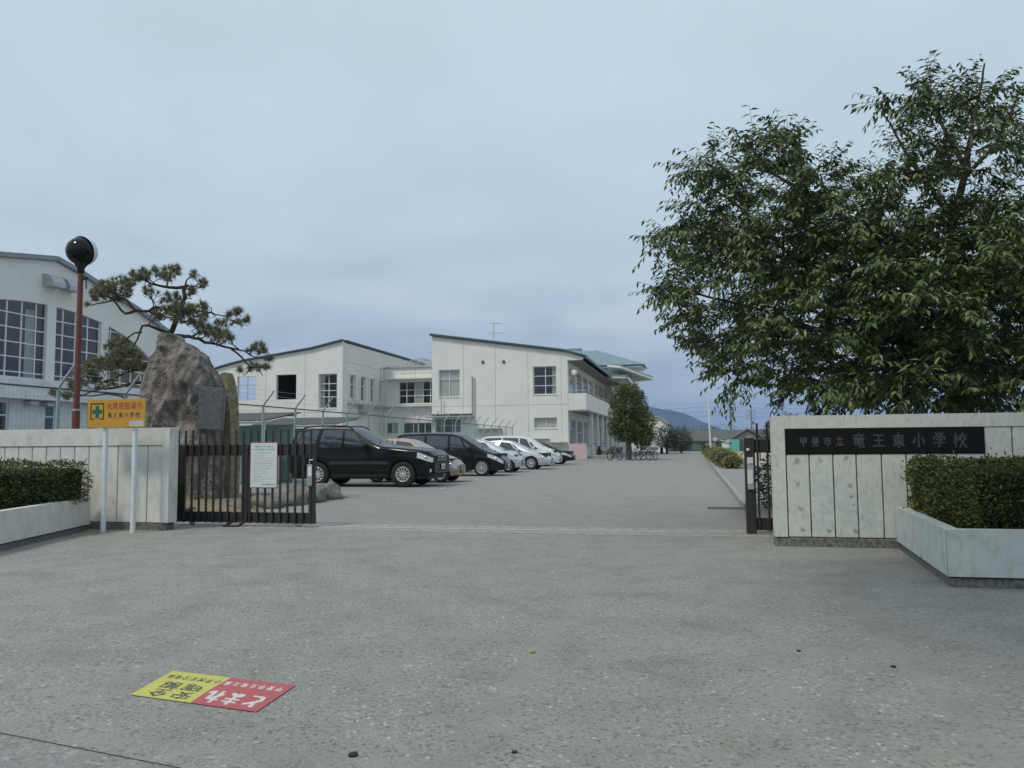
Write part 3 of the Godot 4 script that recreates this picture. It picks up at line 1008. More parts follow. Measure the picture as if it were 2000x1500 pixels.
# ------------------------------------------------------------------ sign and lamp
func left_front_things() -> void:
	var s := thing("evacuation_sign", "yellow evacuation site sign with a green cross on two white posts", "sign", Vector3(-8.36, 0, -10.3))
	for x in [-0.22, 0.285]:
		var g := Geo.new()
		g.tube([Vector3(x, -0.05, 0), Vector3(x, 1.88, 0)], [0.038, 0.038], 16)
		part(g, "post", M.white_metal, s)
	var g2 := Geo.new()
	g2.box(Vector3(0, 1.76, 0.055), Vector3(0.985, 0.425, 0.022), 0.004)
	part(g2, "board", plain(0.42, 0.36, 0.16, 0.5), s)
	var img := Image.create(1000, 430, false, Image.FORMAT_RGB8)
	var nz := FastNoiseLite.new()
	nz.frequency = 0.006
	for y in 430:
		for x in 1000:
			var n := nz.get_noise_2d(x, y)
			img.set_pixel(x, y, lin(0.52 + 0.03 * n, 0.285 + 0.02 * n, 0.035))
	var brown := lin(0.05, 0.025, 0.01)
	var green := lin(0.01, 0.12, 0.055)
	img.fill_rect(Rect2i(45, 55, 245, 24), brown)
	img.fill_rect(Rect2i(45, 55, 22, 252), brown)
	img.fill_rect(Rect2i(268, 55, 22, 252), brown)
	img.fill_rect(Rect2i(45, 290, 76, 20), brown)
	img.fill_rect(Rect2i(212, 290, 78, 20), brown)
	img.fill_rect(Rect2i(138, 95, 64, 190), green)
	img.fill_rect(Rect2i(78, 158, 182, 62), green)
	img_text(img, "地震避難場所", 330, 52, 92, 105, 106, 11, lin(0.36, 0.06, 0.035))
	img_text(img, "竜王東小学校", 352, 200, 76, 86, 97, 9, lin(0.06, 0.03, 0.02))
	img.fill_rect(Rect2i(730, 330, 250, 86), lin(0.55, 0.50, 0.36))
	img.fill_rect(Rect2i(745, 335, 225, 52), lin(0.42, 0.44, 0.50))
	for k in 4:
		img_glyph(img, "市立学校"[k], 765 + k * 50, 344, 32, 34, 3, lin(0.62, 0.64, 0.68))
	part(printed(Vector3(-0.4905, 1.5495, 0.0675), Vector3(0.981, 0, 0), Vector3(0, 0.421, 0)), "print", print_mat(img, 0.45), s)
	for x in [-0.22, 0.285]:
		for y in [1.64, 1.86]:
			g2 = Geo.new()
			g2.box(Vector3(x, y, 0.03), Vector3(0.10, 0.035, 0.028), 0.003)
			part(g2, "clamp", M.galv, s)
	var lamp := thing("lamp_post", "tall red-brown lamp post topped by a dark glass globe", "lamp", Vector3(-11.15, 0, -12.6))
	var g := Geo.new()
	g.tube([Vector3(0, 0, 0), Vector3(0, 1.93, 0)], [0.070, 0.068], 20)
	part(g, "base_sleeve", M.lamp_red, lamp)
	g = Geo.new()
	g.tube([Vector3(0, 1.935, 0), Vector3(0, 1.97, 0)], [0.072, 0.062], 20)
	part(g, "collar", M.galv, lamp)
	g = Geo.new()
	g.tube([Vector3(0, 1.96, 0), Vector3(0, 3.3, 0), Vector3(0, 4.62, 0)], [0.056, 0.052, 0.048], 20)
	part(g, "pole", M.lamp_red, lamp)
	g = Geo.new()
	g.lathe([Vector2(0.0, 4.52), Vector2(0.06, 4.52), Vector2(0.065, 4.62), Vector2(0.11, 4.68), Vector2(0.13, 4.73), Vector2(0.0, 4.73)], Vector3.ZERO, 24)
	part(g, "globe_holder", M.black, lamp)
	var si := SphereMesh.new()
	si.radius = 0.262
	si.height = 0.524
	si.radial_segments = 48
	si.rings = 24
	put(si, "dark_globe", M.black_gloss, lamp, Vector3(-0.012, 4.94, 0.0))
	var cup := Geo.new()
	var prof := []
	for k in 13:
		var a := deg_to_rad(90.0 * k / 12.0 + 2.0)
		prof.append(Vector2(cos(a) * 0.278, sin(a) * 0.278))
	cup.lathe(prof, Vector3(0, 4.945, 0), 40, Basis(Quaternion(Vector3.UP, Vector3(0.06, 0.26, -0.96).normalized())))
	part(cup, "milky_shell", M.milk, lamp)
	g = Geo.new()
	g.box(Vector3(0.10, 4.42, 0), Vector3(0.10, 0.05, 0.05), 0.005)
	g.rod(Vector3(0.12, 4.40, 0), Vector3(0.13, 4.22, 0), 0.012)
	part(g, "sensor", M.black, lamp)

# ------------------------------------------------------------------ rock garden
func boulder(mid: Vector3, r: Vector3, sd: int) -> Geo:
	var g := Geo.new()
	var nz := FastNoiseLite.new()
	nz.seed = sd
	nz.frequency = 0.9
	var rows := []
	for i in 9:
		var row := []
		var th := PI * i / 8.0
		for j in 15:
			var ph := TAU * (j % 14) / 14.0
			var d := Vector3(sin(th) * cos(ph), cos(th), sin(th) * sin(ph))
			var k := 1.0 + 0.45 * nz.get_noise_3dv(d * 1.4 + Vector3(sd, 0, 0))
			d = Vector3(signf(d.x) * pow(absf(d.x), 0.75), signf(d.y) * pow(absf(d.y), 0.8), signf(d.z) * pow(absf(d.z), 0.75))
			row.append(mid + d * r * k)
		rows.append(row)
	g.sheet(rows, false)
	return g

func rock_garden() -> void:
	var soil := Geo.new()
	var nz := FastNoiseLite.new()
	nz.frequency = 0.5
	var rows := []
	for i in 22:
		var row := []
		for j in 18:
			var x := lerpf(-12.4, -8.35 + 0.25 * sin(i * 0.4), j / 17.0)
			var z := lerpf(-12.5, -18.4, i / 21.0)
			var edge := minf(minf(i, 21 - i), minf(j, 17 - j))
			row.append(Vector3(x, -0.02 + minf(edge, 3.0) * 0.05 + 0.07 * nz.get_noise_2d(x * 2.0, z * 2.0) * minf(edge, 1.0), z))
		rows.append(row)
	soil.sheet(rows, false)
	struct(soil, "garden_bed", M.soil)
	# the big natural stone: silhouette rows of height, left edge, right edge
	var lay := [[-0.1, -12.25, -9.85], [0.5, -12.2, -9.85], [1.0, -12.1, -9.9], [1.7, -12.02, -9.98], [2.1, -11.97, -10.02], [2.43, -11.92, -10.05], [2.85, -11.82, -10.14], [3.05, -11.77, -10.26], [3.25, -11.72, -10.42], [3.42, -11.63, -10.66], [3.58, -11.53, -10.9], [3.7, -11.44, -11.08], [3.76, -11.34, -11.2]]
	var rn := FastNoiseLite.new()
	rn.seed = 77
	rn.frequency = 0.7
	rn.fractal_octaves = 5
	var rid := FastNoiseLite.new()
	rid.seed = 5
	rid.frequency = 0.55
	rid.fractal_type = FastNoiseLite.FRACTAL_RIDGED
	rid.fractal_octaves = 4
	rows = []
	var steps := 72
	for i in steps + 1:
		var f := float(i) / steps * (lay.size() - 1)
		var a := mini(int(f), lay.size() - 2)
		var t := f - a
		var y: float = lerpf(lay[a][0], lay[a + 1][0], t)
		var xl: float = lerpf(lay[a][1], lay[a + 1][1], t)
		var xr: float = lerpf(lay[a][2], lay[a + 1][2], t) - 0.10
		var row := []
		for j in 85:
			var ph := TAU * (j % 84) / 84.0
			var cx := cos(ph)
			var cz := sin(ph)
			var ex := signf(cx) * pow(absf(cx), 0.7)
			var ez := signf(cz) * pow(absf(cz), 0.8)
			var depth := 0.66 * (1.0 - 0.55 * smoothstep(2.3, 3.8, y))
			var p := Vector3((xl + xr) * 0.5 + ex * (xr - xl) * 0.5, y, -15.55 + ez * depth)
			var k := 0.17 * rn.get_noise_3dv(p * 1.5) + 0.20 * (rid.get_noise_3dv(p * Vector3(1.5, 0.8, 1.5)) - 0.3) + 0.05 * rn.get_noise_3dv(p * 6.0) - 0.03
			p += Vector3(ex * 0.6, 0.15, ez) * k
			row.append(p)
		rows.append(row)
	var cap := []
	for j in 85:
		cap.append(Vector3(-11.27, 3.79, -15.5))
	rows.append(cap)
	var g := Geo.new()
	g.sheet(rows, true)
	var rk := thing("monument_stone", "huge brown natural stone under the pine behind the gate wall", "rock")
	part(g, "stone", M.rock, rk)
	g = Geo.new()
	g.box(at(410, 798, -15.12) + Vector3(0, 0, -0.06), Vector3(0.54, 0.90, 0.16), 0.01, Basis(Vector3.UP, 0.22) * Basis(Vector3.BACK, -0.05))
	part(g, "inscription_plate", M.plate_stone, rk)
	# pale slab beside it
	g = Geo.new()
	g.prism(PackedVector2Array([Vector2(-0.26, -0.1), Vector2(0.30, -0.1), Vector2(0.31, 0.9), Vector2(0.27, 1.75), Vector2(0.22, 2.35), Vector2(0.12, 2.72), Vector2(0.03, 2.90), Vector2(-0.05, 2.88), Vector2(-0.12, 2.77), Vector2(-0.28, 2.8), Vector2(-0.3, 1.2)]), Vector3.ZERO, Vector3.RIGHT, Vector3.UP, Vector3(0, 0, -0.35))
	var sl := part(g, "stone_slab", M.slab)
	sl.position = Vector3(-10.16, 0, -15.75)
	sl.scale = Vector3(0.8, 1.0, 1.0)
	tag(sl, "upright pale yellowish stone slab leaning at the right of the huge stone", "rock")
	var bs := [[-8.55, -14.1, 0.42, 0.20, 0.28], [-8.3, -14.9, 0.36, 0.24, 0.32], [-8.25, -15.7, 0.40, 0.26, 0.34], [-8.25, -16.6, 0.45, 0.34, 0.42], [-8.3, -17.5, 0.42, 0.36, 0.44], [-9.2, -13.2, 0.45, 0.20, 0.26], [-10.1, -12.8, 0.5, 0.22, 0.26], [-11.0, -12.8, 0.4, 0.2, 0.26], [-9.0, -17.9, 0.4, 0.3, 0.3], [-10.6, -14.1, 0.32, 0.28, 0.24], [-9.3, -14.6, 0.26, 0.18, 0.2]]
	var bl := ["flat grey edging stone of the rock bed nearest the gate latch", "grey edging stone second from the gate latch in the rock bed", "pale grey edging stone in the middle of the rock bed's edge", "lumpy grey edging stone before the black off-roader's rear wheel", "largest grey edging stone at the far corner of the rock bed", "grey stone at the front edge of the bed behind the gate's middle post", "long grey stone at the front edge of the bed behind the gate's left slats", "grey stone at the front edge of the bed beside the gate wall", "grey stone at the back edge of the rock bed", "brown stone standing at the foot of the huge stone", "small stone lying before the pale slab"]
	for k in bs.size():
		var b = bs[k]
		tag(part(boulder(Vector3(b[0] - 0.28, b[3] * 0.28, b[1]), Vector3(b[2], b[3] * 0.72, b[4]), 100 + k), "edging_stone", M.stone), bl[k], "stone", "stones of the rock bed")

# ------------------------------------------------------------------ cars
func tab(arr: Array, x: float) -> float:
	if x <= arr[0][0]:
		return arr[0][1]
	for i in arr.size() - 1:
		if x <= arr[i + 1][0]:
			return lerpf(arr[i][1], arr[i + 1][1], (x - arr[i][0]) / maxf(1e-6, arr[i + 1][0] - arr[i][0]))
	return arr[arr.size() - 1][1]

func smo(arr: Array, x: float, d: float) -> float:
	return (tab(arr, x - d) + 2.0 * tab(arr, x - d * 0.5) + 2.0 * tab(arr, x) + 2.0 * tab(arr, x + d * 0.5) + tab(arr, x + d)) / 8.0

class Car:
	var s: Dictionary
	var host
	func bot(x: float) -> float:
		return host.smo(s.bot, x, 0.05)
	func belt(x: float) -> float:
		return host.smo(s.belt, x, 0.10)
	func top(x: float) -> float:
		return maxf(host.smo(s.top, x, 0.07), belt(x) + 0.02)
	func hw(x: float) -> float:
		return host.smo(s.hw, x, 0.06)
	func rw(x: float) -> float:
		return minf(host.smo(s.rw, x, 0.10), hw(x) * 0.97)
	func low(x: float, t: float, side: float, bottom := -1.0) -> Vector3:
		var b := bot(x) if bottom < 0.0 else bottom
		var w := hw(x) * (1.0 - 0.07 * pow(1.0 - minf(t / 0.5, 1.0), 2.0) - 0.035 * pow(maxf(0.0, (t - 0.5) / 0.5), 2.0))
		# a light crease along the flank
		w += 0.010 * exp(-pow((t - 0.72) / 0.07, 2.0))
		return Vector3(x, lerpf(b, belt(x), t), side * w)
	func green(x: float, t: float, side: float) -> Vector3:
		var drop := minf(0.05, (top(x) - belt(x)) * 0.5)
		var w := lerpf(hw(x) * 0.965, rw(x), t) + 0.025 * sin(PI * t) * minf(1.0, (top(x) - belt(x)) / 0.4)
		return Vector3(x, lerpf(belt(x), top(x) - drop, t), side * w)
	func roof(x: float, u: float) -> Vector3:
		var drop := minf(0.05, (top(x) - belt(x)) * 0.5)
		return Vector3(x, top(x) - drop * u * u, rw(x) * u)

func patch(f: Callable, n1: int, n2: int, push: float, flip: bool) -> Geo:
	var g := Geo.new()
	var rows := []
	for i in n1 + 1:
		var row := []
		for j in n2 + 1:
			row.append(f.call(float(i) / n1, float(j) / n2))
		rows.append(row)
	g.sheet(rows, flip)
	for i in g.v.size():
		g.v[i] += g.n[i] * push
	return g

# where the nose surface lies at a given height on the centre line
func nose_x(car: Car, y: float) -> float:
	var x: float = car.s.L
	while car.top(x) < y and x > 0.0:
		x -= 0.01
	return x

func make_car(label: String, cat: String, s: Dictionary, pos: Vector3, called := "parked_car") -> Node3D:
	var o := thing(called, label, cat, pos, "cars parked in a row")
	var car := Car.new()
	car.s = s
	car.host = self
	var L: float = s.L
	var paint := StandardMaterial3D.new()
	paint.albedo_color = lin(s.paint[0], s.paint[1], s.paint[2])
	paint.metallic = s.get("metal", 0.0)
	paint.roughness = s.get("rough", 0.3)
	paint.clearcoat_enabled = true
	paint.metallic_specular = 0.25
	paint.clearcoat = 0.45
	paint.clearcoat_roughness = 0.10
	var R: float = s.R
	var body := Geo.new()
	var nx := 110
	for side in [-1.0, 1.0]:
		var low := []
		var grn := []
		for i in nx + 1:
			var x := L * i / nx
			var b := car.bot(x)
			for wx in s.wheels:
				var d: float = x - wx
				var ra := R + 0.055
				if absf(d) < ra:
					b = maxf(b, R + sqrt(ra * ra - d * d))
			var r1 := []
			for j in 9:
				var y0 := car.bot(x)
				var t := j / 8.0
				# keep the flank's shape: cut it off at the arch instead of squeezing it
				var tt := lerpf((b - y0) / maxf(0.01, car.belt(x) - y0), 1.0, t)
				r1.append(car.low(x, tt, side))
			low.append(r1)
			var r2 := []
			for j in 7:
				r2.append(car.green(x, j / 6.0, side))
			grn.append(r2)
		body.sheet(low, side > 0.0)
		body.sheet(grn, side > 0.0)
	var rf := []
	for i in nx + 1:
		var row := []
		for j in 11:
			row.append(car.roof(L * i / nx, 1.0 - 2.0 * j / 10.0))
		rf.append(row)
	body.sheet(rf, true)
	# closed ends
	for x in [0.0, L]:
		var pts := []
		for j in 9:
			pts.append(car.low(x, j / 8.0, 1.0))
		for j in range(1, 6):
			pts.append(car.roof(x, 1.0 - 2.0 * j / 6.0))
		for j in 9:
			pts.append(car.low(x, 1.0 - j / 8.0, -1.0))
		body.face(pts, Vector3(L * 0.5, 0.6, 0))
	part(body, "body", paint, o)
	var under := Geo.new()
	under.span(Vector3(0.15, 0.24, -car.hw(L * 0.5) * 0.80), Vector3(L - 0.18, car.belt(L * 0.5) - 0.1, car.hw(L * 0.5) * 0.80))
	for wx in s.wheels:
		pass
	part(under, "underbody", M.black, o)
	# glass
	var wn: Array = s.windows
	for w in wn:
		for side in [-1.0, 1.0]:
			var f := func(a: float, b: float) -> Vector3:
				var x := lerpf(lerpf(w[0], w[1], b), lerpf(w[2], w[3], b), a)
				return car.green(x, lerpf(w[4], w[5], b), side)
			part(patch(f, 12, 6, 0.005, side > 0.0), "side_window", M.car_glass, o)
	for q in [["windshield", s.shield], ["rear_window", s.get("rear", [])]]:
		if q[1].size() == 0:
			continue
		var f := func(a: float, b: float) -> Vector3:
			return car.roof(lerpf(q[1][0], q[1][1], a), (1.0 - 2.0 * b) * q[1][2])
		part(patch(f, 12, 8, 0.005, true), q[0], M.car_glass, o)
	# door gaps and handles on both flanks
	for side in [-1.0, 1.0]:
		for dx in s.doors:
			var f := func(a: float, b: float) -> Vector3:
				return car.low(dx + 0.012 * (a - 0.5), lerpf(0.12, 0.99, b), side)
			part(patch(f, 1, 8, 0.002, side > 0.0), "door_gap", M.black, o)
		for hx in s.handles:
			var p := car.low(hx, 0.86, side)
			var g := Geo.new()
			g.box(p + Vector3(0, 0, side * 0.012), Vector3(0.17, 0.03, 0.03), 0.008)
			part(g, "door_handle", paint, o)
		# mirror
		var mp := car.green(s.mirror, 0.12, side)
		var mg := Geo.new()
		mg.box(mp + Vector3(0.02, 0.06, side * 0.13), Vector3(0.14, 0.15, 0.20), 0.045)
		mg.box(mp + Vector3(0.02, 0.02, side * 0.03), Vector3(0.06, 0.04, 0.10), 0.01)
		part(mg, "mirror", paint if s.get("mirror_paint", true) else M.black, o)
		# lamps wrap round the corner
		var hl: Array = s.lamp
		var f2 := func(a: float, b: float) -> Vector3:
			return car.low(lerpf(hl[0], hl[1], a), lerpf(hl[2] + hl[4] * (1.0 - a), hl[3], b), side)
		var hn := part(patch(f2, 10, 4, 0.006, side > 0.0), "headlight", M.headlight, o)
		var lp := car.low(lerpf(hl[0], hl[1], 0.55), lerpf(hl[2], hl[3], 0.55), side)
		var lg := Geo.new()
		lg.lathe([Vector2(0.0, 0.0), Vector2(0.055, 0.0), Vector2(0.065, 0.02), Vector2(0.03, 0.03), Vector2(0.0, 0.032)], lp + Vector3(0.0, 0, side * -0.012), 14, Basis(Vector3.RIGHT, side * PI / 2))
		part(lg, "reflector", M.chrome, hn)
		for fx in s.get("fog", []):
			var fp := car.low(fx, 0.20, side)
			var fg := Geo.new()
			fg.lathe([Vector2(0.0, 0.0), Vector2(0.055, 0.0), Vector2(0.06, 0.02), Vector2(0.0, 0.022)], fp - Vector3(0.01, 0, side * 0.0), 12, Basis(Vector3.UP, -side * 0.6) * Basis(Vector3.RIGHT, side * PI / 2))
			part(fg, "fog_light", M.headlight, o)
		# sill strip
		if s.has("cladding"):
			var f3 := func(a: float, b: float) -> Vector3:
				return car.low(lerpf(s.wheels[0] + R + 0.05, s.wheels[1] - R - 0.05, a), lerpf(s.cladding[0], s.cladding[1], b), side)
			part(patch(f3, 12, 3, 0.014, side > 0.0), "side_moulding", s.cladding[2], o)
			var f4 := func(a: float, b: float) -> Vector3:
				return car.low(lerpf(s.wheels[0] + R + 0.08, s.wheels[1] - R - 0.08, a), lerpf(0.0, 0.07, b), side) + Vector3(0, -0.06 + 0.05 * b, side * 0.02)
			part(patch(f4, 8, 2, 0.014, side > 0.0), "running_board", M.black, o)
	# nose: grille, bumper slot, plate
	var nose: Array = s.nose
	var g1 := Geo.new()
	for k in 4:
		var gy: float = nose[0] + k * nose[1] / 4.0 + nose[1] / 8.0
		g1.box(Vector3(nose_x(car, gy + nose[1] * 0.08) - 0.018, gy, 0), Vector3(0.06, nose[1] / 4.0 * 0.62, nose[2] * 2.0), 0.006)
	part(g1, "grille", nose[3], o)
	g1 = Geo.new()
	g1.box(Vector3(L - 0.034, car.bot(L) + 0.10, 0), Vector3(0.08, 0.11, nose[2] * 1.9), 0.01)
	part(g1, "bumper_opening", M.black, o)
	g1 = Geo.new()
	g1.box(Vector3(L + 0.028, s.plate, 0), Vector3(0.02, 0.165, 0.33), 0.004)
	var pn := part(g1, "number_plate", s.plate_mat, o)
	g1 = Geo.new()
	for k in 4:
		g1.box(Vector3(L + 0.0385, s.plate - 0.02, -0.09 + k * 0.065), Vector3(0.003, 0.075, 0.035))
	g1.box(Vector3(L + 0.0385, s.plate + 0.055, 0), Vector3(0.003, 0.025, 0.12))
	part(g1, "plate_marks", M.plate_ink, pn)
	g1 = Geo.new()
	g1.box(Vector3(nose_x(car, nose[0] + nose[1] * 0.6) + 0.01, nose[0] + nose[1] * 0.55, 0), Vector3(0.03, 0.06, 0.09), 0.015)
	part(g1, "badge", M.chrome, o)
	# wipers
	g1 = Geo.new()
	g1.bar(car.roof(s.shield[0] + 0.03, 0.6) + Vector3(0, 0.02, 0), car.roof(s.shield[0] - 0.12, 0.0) + Vector3(0, 0.02, 0), 0.02, 0.015)
	g1.bar(car.roof(s.shield[0] + 0.03, -0.1) + Vector3(0, 0.02, 0), car.roof(s.shield[0] - 0.12, -0.65) + Vector3(0, 0.02, 0), 0.02, 0.015)
	part(g1, "wiper", M.black, o)
	if s.has("rails"):
		for side in [-1.0, 1.0]:
			var pts := []
			var rad := []
			for i in 15:
				var t := i / 14.0
				var x := lerpf(s.rails[0], s.rails[1], t)
				var lift := 0.075 * minf(1.0, minf(t, 1.0 - t) * 9.0)
				pts.append(car.roof(x, side * 0.86) + Vector3(0, lift, 0))
				rad.append(0.021)
			g1 = Geo.new()
			g1.tube(pts, rad, 8)
			part(g1, "roof_rail", M.black, o)
	# wheels
	for wx in s.wheels:
		for side in [-1.0, 1.0]:
			wheel(o, Vector3(wx, R, side * (car.hw(wx) - 0.125)), R, s.get("rim", 0.64), s.get("spokes", 6), side)
	return o

func wheel(o: Node3D, p: Vector3, R: float, rimf: float, spokes: int, side: float) -> void:
	var key := "wheel %f %f %d" % [R, rimf, spokes]
	if not M.has(key):
		var g := Geo.new()
		var w := 0.105
		var r := R * rimf
		g.lathe([Vector2(r, -w), Vector2(r + 0.03, -w - 0.008), Vector2(R - 0.03, -w), Vector2(R - 0.004, -w * 0.72), Vector2(R, 0), Vector2(R - 0.004, w * 0.72), Vector2(R - 0.03, w), Vector2(r + 0.03, w + 0.008), Vector2(r, w)], Vector3.ZERO, 32)
		var rim := Geo.new()
		rim.lathe([Vector2(r + 0.002, -w), Vector2(r + 0.002, w - 0.01), Vector2(r - 0.012, w + 0.004), Vector2(r - 0.028, w - 0.004), Vector2(r - 0.04, w * 0.3)], Vector3.ZERO, 32)
		rim.lathe([Vector2(0.0, w + 0.0), Vector2(0.035, w - 0.002), Vector2(0.05, w - 0.012), Vector2(0.055, w * 0.3)], Vector3.ZERO, 20)
		for k in spokes:
			var a := TAU * k / spokes
			var d := Vector3(cos(a), 0, sin(a))
			var q := Vector3(-sin(a), 0, cos(a))
			var y := Vector3(0, w - 0.018, 0)
			for e in [-1.0, 1.0]:
				rim.bar(d * 0.04 + q * 0.018 * e + y, d * (r - 0.02) + q * (0.052 if spokes < 7 else 0.035) * e + y, 0.034 if spokes < 7 else 0.022, 0.022, 0.004)
		var back := Geo.new()
		back.lathe([Vector2(0.0, w * 0.25), Vector2(r, w * 0.25), Vector2(r, w * 0.2)], Vector3.ZERO, 24)
		M[key] = [g.mesh(), rim.mesh(), back.mesh()]
	var b := Basis(Vector3.RIGHT, side * PI / 2.0)
	var t := put(M[key][0], "wheel", M.rubber, o, p)
	t.basis = b
	put(M[key][1], "rim", M.alloy, t)
	put(M[key][2], "brake_disc", M.brake, t)

func cars() -> void:
	M.car_glass = plain(0.020, 0.024, 0.027, 0.03)
	M.car_glass.metallic_specular = 0.8
	M.car_glass.clearcoat_enabled = true
	M.car_glass.clearcoat = 1.0
	M.car_glass.clearcoat_roughness = 0.02
	M.headlight = plain(0.50, 0.52, 0.54, 0.08)
	M.headlight.clearcoat_enabled = true
	M.headlight.clearcoat = 1.0
	M.chrome = plain(0.70, 0.71, 0.72, 0.12, 1.0)
	M.alloy = plain(0.60, 0.61, 0.62, 0.3, 0.4)
	M.brake = plain(0.05, 0.05, 0.05, 0.6, 0.3)
	M.plate_white = plain(0.66, 0.67, 0.66, 0.5)
	M.plate_yellow = plain(0.55, 0.36, 0.03, 0.5)
	M.plate_ink = plain(0.03, 0.10, 0.06, 0.6)
	var dark_trim := plain(0.03, 0.03, 0.03, 0.4)
	var suv := {"L": 4.8, "R": 0.385, "wheels": [1.06, 3.85], "paint": [0.008, 0.009, 0.009], "rough": 0.35,
		"top": [[0, 0.98], [0.03, 1.15], [0.22, 1.66], [0.42, 1.79], [1.2, 1.84], [2.0, 1.82], [2.22, 1.76], [2.92, 1.35], [3.12, 1.28], [4.3, 1.17], [4.66, 1.10], [4.8, 0.95]],
		"belt": [[0, 0.98], [0.1, 1.16], [3.1, 1.17], [3.4, 1.14], [4.4, 1.03], [4.8, 0.85]],
		"bot": [[0, 0.5], [0.1, 0.42], [0.5, 0.36], [4.2, 0.36], [4.6, 0.36], [4.8, 0.42]],
		"hw": [[0, 0.80], [0.15, 0.90], [0.6, 0.935], [4.0, 0.935], [4.5, 0.91], [4.72, 0.83], [4.8, 0.72]],
		"rw": [[0, 0.78], [0.2, 0.73], [1.2, 0.75], [2.1, 0.73], [2.95, 0.83], [3.5, 0.84], [4.4, 0.83], [4.7, 0.75], [4.8, 0.64]],
		"windows": [[0.26, 0.36, 0.96, 1.08, 0.06, 0.92], [1.10, 1.22, 1.86, 1.86, 0.06, 0.92], [1.94, 1.94, 2.78, 2.24, 0.06, 0.92]],
		"shield": [2.93, 2.18, 0.93], "rear": [0.04, 0.20, 0.85], "doors": [1.04, 1.90, 2.95], "handles": [1.20, 2.06], "mirror": 2.66, "mirror_paint": false,
		"lamp": [4.30, 4.76, 0.70, 0.99, 0.05], "fog": [4.70], "nose": [0.76, 0.22, 0.42, M.chrome, 0.025], "plate": 0.60, "plate_mat": M.plate_white, "cladding": [0.40, 0.52, dark_trim], "rails": [0.35, 2.15], "rim": 0.60, "spokes": 6}
	make_car("big black off-roader with roof rails parked nearest the gate", "car", suv, Vector3(-12.37, 0, -23.55))
	var kei := {"L": 3.4, "R": 0.275, "wheels": [0.55, 2.85], "paint": [0.33, 0.275, 0.25], "metal": 0.3, "rough": 0.4,
		"top": [[0, 0.9], [0.03, 1.1], [0.2, 1.42], [0.5, 1.49], [1.3, 1.50], [1.75, 1.44], [2.65, 0.96], [2.9, 0.90], [3.2, 0.80], [3.4, 0.58]],
		"belt": [[0, 0.85], [0.2, 0.93], [2.5, 0.88], [3.0, 0.78], [3.4, 0.52]],
		"bot": [[0, 0.3], [0.4, 0.22], [3.1, 0.20], [3.4, 0.25]],
		"hw": [[0, 0.62], [0.2, 0.70], [2.8, 0.735], [3.15, 0.68], [3.32, 0.56], [3.4, 0.42]],
		"rw": [[0, 0.58], [0.3, 0.54], [1.6, 0.56], [2.6, 0.66], [3.1, 0.60], [3.4, 0.36]],
		"windows": [[0.25, 0.40, 1.15, 1.15, 0.1, 0.9], [1.25, 1.25, 2.40, 1.78, 0.1, 0.9]],
		"shield": [2.62, 1.74, 0.92], "doors": [1.2, 2.45], "handles": [0.75, 1.5], "mirror": 2.25, "lamp": [2.98, 3.36, 0.62, 0.98, 0.05], "nose": [0.44, 0.10, 0.3, dark_trim, 0.01], "plate": 0.40, "plate_mat": M.plate_yellow, "rim": 0.62, "spokes": 5}
	make_car("small pinkish-beige car with a yellow plate half hidden by the black off-roader", "car", kei, Vector3(-11.12, 0, -26.2))
	var van := {"L": 4.68, "R": 0.325, "wheels": [0.95, 3.78], "paint": [0.011, 0.011, 0.012], "rough": 0.35,
		"top": [[0, 1.0], [0.03, 1.3], [0.15, 1.68], [0.5, 1.75], [1.5, 1.77], [2.5, 1.74], [2.85, 1.66], [3.75, 1.12], [3.95, 1.04], [4.45, 0.86], [4.68, 0.62]],
		"belt": [[0, 0.95], [0.2, 1.02], [3.4, 0.98], [4.0, 0.92], [4.4, 0.78], [4.68, 0.56]],
		"bot": [[0, 0.3], [0.5, 0.22], [4.2, 0.20], [4.68, 0.24]],
		"hw": [[0, 0.76], [0.2, 0.82], [3.9, 0.845], [4.3, 0.80], [4.58, 0.68], [4.68, 0.54]],
		"rw": [[0, 0.72], [0.2, 0.68], [2.7, 0.69], [3.7, 0.77], [4.3, 0.72], [4.68, 0.48]],
		"windows": [[0.3, 0.35, 1.35, 1.35, 0.06, 0.88], [1.45, 1.45, 2.35, 2.35, 0.06, 0.88], [2.45, 2.45, 3.15, 2.85, 0.06, 0.88], [3.22, 2.98, 3.55, 3.12, 0.06, 0.80]],
		"shield": [3.72, 2.82, 0.93], "doors": [1.4, 2.4, 3.55], "handles": [2.22, 2.62], "mirror": 3.28, "lamp": [4.02, 4.62, 0.64, 0.98, 0.16], "nose": [0.50, 0.24, 0.40, M.chrome, 0.03], "plate": 0.40, "plate_mat": M.plate_white, "rim": 0.70, "spokes": 9}
	make_car("black minivan with silver grille parked beside an empty bay", "van", van, Vector3(-12.08, 0, -31.75))
	var kei2: Dictionary = kei.duplicate()
	kei2.paint = [0.52, 0.55, 0.58]
	kei2.metal = 0.45
	kei2.plate_mat = M.plate_white
	make_car("small pale silver car mostly hidden behind the black minivan", "car", kei2, Vector3(-11.0, 0, -35.6))
